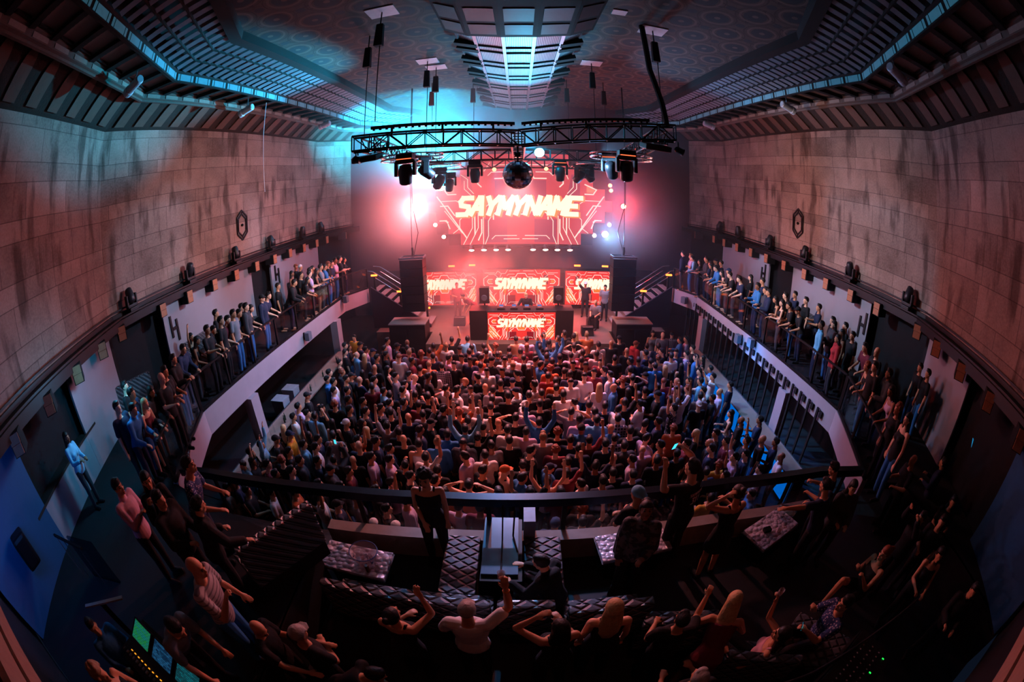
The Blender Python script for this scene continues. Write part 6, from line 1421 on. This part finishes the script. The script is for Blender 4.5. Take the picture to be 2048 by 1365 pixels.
# the lounge pieces above are sized in metres on plan; set them out in hall units on the lounge floor
for o in list(COL.objects):
    if o.parent or o.name in BEFORE or o.get('label') is None: continue
    n = o.name.split('.')[0]
    if n in ('wall_sofa', 'lighting_console', 'pale_plank', 'balcony_bar', 'bar_shelf', 'divider', 'glass_screen', 'rope_stand', 'stage_speaker', 'service_counter', 'laptop', 'red_bag', 'amber_bundle') or 'left, high back' in o['label']: continue
    l = o.location; o.location = (l.x * 1.22, l.y * 1.22, PIT + (l.z - BF) * 1.22); o.scale = [v * 1.22 for v in o.scale]
# ================================================================ light and haze
def light(kind, name, loc, energy, col, target=None, size=.1, angle=60, blend=.5, size_y=None):
    d = bpy.data.lights.new(name, kind); d.energy = energy; d.color = lin(col) if isinstance(col, str) else col
    o = bpy.data.objects.new(name, d); COL.objects.link(o); o.location = loc
    if target is not None: o.rotation_euler = (Vector(target) - Vector(loc)).to_track_quat('-Z', 'Y').to_euler()
    if kind == 'SPOT': d.spot_size = R(angle); d.spot_blend = blend; d.shadow_soft_size = size
    if kind == 'POINT': d.shadow_soft_size = size
    if kind == 'AREA':
        d.size = size
        if size_y: d.shape = 'RECTANGLE'; d.size_y = size_y
    return o
def bulb(loc, rr, col, s, name, label, direction=(0, -1, -.2)):
    e = empty(name, loc); tag(e, label, 'lamp')
    d = Vector(direction).normalized(); q = d.to_track_quat('Z', 'Y').to_euler()
    MB().lathe([(rr * .8, -rr * 2.2), (rr * 1.15, -rr * 1.6), (rr * 1.2, 0)], n=14).build('housing', BLACK, e, None, q)
    MB().lathe([(rr * 1.05, .005), (rr * .7, rr * .25), (rr * .1, rr * .35)], n=16).build('lens', emit_mat('lamp glow ' + label[:30], col, s), e, None, q)
    return e
C = CH
PINK, CYAN, RED, ICE = 'ff8f9c', '16c8ff', 'ff4a30', '9fd8ff'
# show lamps
p1 = Vector((-5.1, 21.0, C - .68)); bulb(p1, .2, 'ffd6d2', 30, 'show_lamp', 'glaring pink white lamp left of the stepped screen'); light('POINT', 'pink_lamp', p1 + Vector((.05, -.6, -.05)), 2100, 'ff7c80', size=.15)
p2 = Vector((5.22, 21.0, C - .7)); bulb(p2, .12, 'ffb08a', 30, 'show_lamp', 'glaring red orange lamp right of the stepped screen'); light('POINT', 'red_lamp', p2 + Vector((0, -.6, 0)), 520, 'ff3020', size=.15)
p3 = Vector((-3.3, 18.0, C + .25)); bulb(p3, .22, 'e8fbff', 40, 'show_lamp', 'dazzling ice white lamp under the left of the rig'); light('POINT', 'cyan_lamp', p3 + Vector((-.3, -.3, .1)), 260, CYAN, size=.15)
light('SPOT', 'cyan_spot', p3 + Vector((-.2, .6, .3)), 150000, CYAN, (-5.2, 22.6, C + 3.6), .2, 84, .8)
p4 = Vector((.76, 15.66, C + 1.42)); e = bulb(p4, .17, 'b8f6ff', 14, 'show_lamp', 'bright cyan lamp cluster on the middle truss right of centre'); light('POINT', 'cyan_cluster', p4 + Vector((0, -.4, 0)), 160, CYAN, size=.2)
p5 = Vector((4.28, 21.0, C - 2.2)); bulb(p5, .15, 'c8ecff', 40, 'show_lamp', 'glaring ice blue lamp low at the right of the stepped screen'); light('POINT', 'ice_lamp', p5 + Vector((0, -.6, -.1)), 700, '78bcff', size=.15)
for x, z, w in ((4.62, -1.75, 'just above the ice blue lamp'), (3.84, -2.35, 'just left of the ice blue lamp'), (-4.25, -1.75, 'upper of two beside the screen steps at left'), (-3.82, -2.4, 'lower of two beside the screen steps at left'), (4.65, .35, 'high beside the right upper screen step'), (4.7, .08, 'second high beside the right upper screen step')):
    bulb((x, 21.6, C + z), .1, 'ffd0b8' if z < 0 else 'ff8a50', 9, 'show_lamp', 'small warm lamp ' + w)
for k, x in enumerate((-2.51, -1.85, -1.21, -.58, .73, 1.39, 2.02, 2.69)):
    bulb((x, 22.5, C - 3.28), .13, 'ffc4ae', 16, 'down_lamp', 'pink white lamp in the row beneath the stepped screen, %s from the left' % ORD[k], (0, -.5, -1))
    light('SPOT', 'row_spot', (x, 22.35, C - 3.4), 900, 'ff5a55', (x, 20.6, 0), .08, 75, .6)
tag(MB().box((.1, 22.55, C - 3.1), (6.2, .12, .1)).build('lamp_bar', BLACK), 'black bar carrying the row of lamps beneath the stepped screen', 'bar')
for x, z in ((-1.9, 1.0), (-1.05, 1.02), (-.2, 1.05), (.32, 1.02), (1.2, 1.05)):
    bulb((x, 18.8, C + z - .1), .09, 'ff8a5a', 6, 'truss_lamp', 'small orange lamp on the rear truss, %s from the left' % ORD[[-1.9, -1.05, -.2, .32, 1.2].index(x)], (0, -1, -.3))
# washes from the fixtures on the rig onto the walls, balconies and floor
for s in (-1, 1):
    light('SPOT', 'wall_wash', (s * 3.2, 12.4, C + .7), 1500 if s < 0 else 1900, 'ffcdbf', (X0 + s * W, 14, C + .2), .25, 100, .9)
    light('SPOT', 'near_wall_wash', (s * 3.0, 11.2, C + .7), 800, 'ff9c8c', (X0 + s * 11.2, 4.4, C - .9), .25, 62, .9)
    light('SPOT', 'balcony_wash', (s * 1.5, 13.2, C + 1.0), 2600, '86c8ff' , (s * 11.5, 12.5, BF + 1.2), .1, 74, .4)
    light('SPOT', 'fascia_wash', (-s * 2.4, 13.5, C + 1.0), 1500, 'ffb4b8' if s < 0 else 'e0b4d0', (s * 8.9, 13, 3), .2, 62, .7)
light('SPOT', 'floor_wash_centre', (0, 18.6, C + 1.0), 13000, 'ff7f84', (0, 13.2, 0), .2, 62, .9)
light('SPOT', 'floor_wash_near', (0, 15.9, C + 1.0), 2600, 'ffa8a8', (0, 8.2, 0), .15, 62, .9)
light('SPOT', 'floor_wash_left', (-3.4, 17.0, C + .9), 4200, '5fa8ff', (-6.4, 10.5, 0), .15, 56, .8)
light('SPOT', 'floor_wash_right', (3.6, 17.0, C + .9), 3800, '6a98ff', (6.4, 10.5, 0), .15, 56, .8)
light('SPOT', 'stage_top', (0, 15.9, C + 1.0), 3600, 'ffb4b8', (0, 20.5, STG), .2, 88, .8)
light('SPOT', 'rear_wash', (0, 15.9, C + .9), 3000, 'ff8478', (0, 2.2, BF), .2, 60, .9)
light('SPOT', 'rear_blue', (-.8, 15.7, C + .9), 6000, '5cb4ff', (-.2, 4.3, PIT), .15, 22, .8)
light('AREA', 'rear_fill', (0.5, -1.2, 10.2), 12, 'ff8058', (.5, 4.5, 3), 1.2)  # faint warm ambient fill added behind the camera, no fixture there
light('AREA', 'screen_spill', (.1, 23.0, C - 1.2), 800, 'ff5a5a', (.1, 10, 2), 8, size_y=3.5)
light('POINT', 'stage_smoke', (-2.6, 21.4, 4.2), 330, 'ff3a3a', size=.3)
light('SPOT', 'under_right', (8.0, 13, 3.2), 160, '3f9cff', (11, 13, 0), .5, 150, .8)
light('AREA', 'blue_wall_lamp', (-6.5, -.5, 5.9), 26, '2a86ff', (-9, 0, 4.2), .6)
light('AREA', 'blue_bar_lamp', (-8.4, 4.6, 6.3), 110, '3fa8d8', (-10.4, 2.2, 3.8), .5)
light('POINT', 'amber_counter', (11.0, 1.4, 5.4), 8, 'ffb030', size=.08)
light('SPOT', 'louvre_cyan', (-3.6, 19.0, C + 1.6), 22000, CYAN, (-8.8, 11.0, C + 4.9), .2, 40, .7)
light('SPOT', 'lantern_cyan', (.5, 18.6, C + 1.4), 3000, CYAN, (0, 15, C + 5), .2, 70, .8)
light('SPOT', 'louvre_blue', (3.6, 19.0, C + 1.6), 3000, '58a8e0', (8.6, 11.5, C + 5), .2, 70, .8)
w = bpy.data.worlds.new('night'); S.world = w; w.use_nodes = True; w.node_tree.nodes['Background'].inputs[0].default_value = (.003, .005, .011, 1); w.node_tree.nodes['Background'].inputs[1].default_value = 1
# haze over the stage end of the hall, thicker in a few drifting clouds
hz = bpy.data.materials.new('stage haze'); hz.use_nodes = True; nt = hz.node_tree; nt.nodes.clear()
o = N(nt, 'ShaderNodeOutputMaterial'); v = N(nt, 'ShaderNodeVolumeScatter', inp={'Anisotropy': .2}); nt.links.new(v.outputs[0], o.inputs['Volume'])
tc = N(nt, 'ShaderNodeTexCoord'); nz = N(nt, 'ShaderNodeTexNoise', inp={'Scale': .35, 'Detail': 2.}); nt.links.new(tc.outputs['Object'], nz.inputs['Vector'])
den = None
for c, rr, k in (((-4.2, 20.5, 11.0), 6.5, .11), ((-5.6, 20.8, 7.0), 4.2, .15), ((-2.8, 21.2, 3.2), 3.2, .22), ((5.3, 20.8, 7.4), 3.6, .13), ((-1, 20, 11.4), 7.0, .04), ((0, 22, 4.6), 4.6, .05)):
    ds = N(nt, 'ShaderNodeVectorMath', operation='DISTANCE'); nt.links.new(tc.outputs['Object'], ds.inputs[0]); ds.inputs[1].default_value = c
    mr = N(nt, 'ShaderNodeMapRange', interpolation_type='SMOOTHSTEP', inp={1: rr, 2: 0., 3: 0., 4: k}); nt.links.new(ds.outputs['Value'], mr.inputs[0])
    den = mr.outputs[0] if den is None else math_(nt, 'ADD', den, mr.outputs[0])
wob = N(nt, 'ShaderNodeMapRange', inp={1: .3, 2: .7, 3: .35, 4: 1.5}); nt.links.new(nz.outputs[0], wob.inputs[0])
nt.links.new(math_(nt, 'ADD', math_(nt, 'MULTIPLY', den, wob.outputs[0]), .004), v.inputs['Density'])
h = MB().box((.1, 18.9, 7.35), (21.6, 11, 12.1)).build('haze', hz); tag(h, 'thin stage haze glowing around the lamps', 'haze', None, 'stuff')
S.view_settings.view_transform = 'Standard'; S.view_settings.look = 'None'; S.view_settings.gamma = 1; S.view_settings.exposure = 0
S.view_settings.use_curve_mapping = False
cy = S.cycles; cy.max_bounces = 4; cy.diffuse_bounces = 2; cy.glossy_bounces = 2; cy.transmission_bounces = 3; cy.transparent_max_bounces = 10; cy.volume_bounces = 0
cy.volume_step_rate = 2.5; cy.volume_max_steps = 96; cy.use_adaptive_sampling = True; cy.adaptive_threshold = .03; cy.adaptive_min_samples = 12
cy.use_denoising = True; cy.sample_clamp_indirect = 4; cy.caustics_reflective = False; cy.caustics_refractive = False
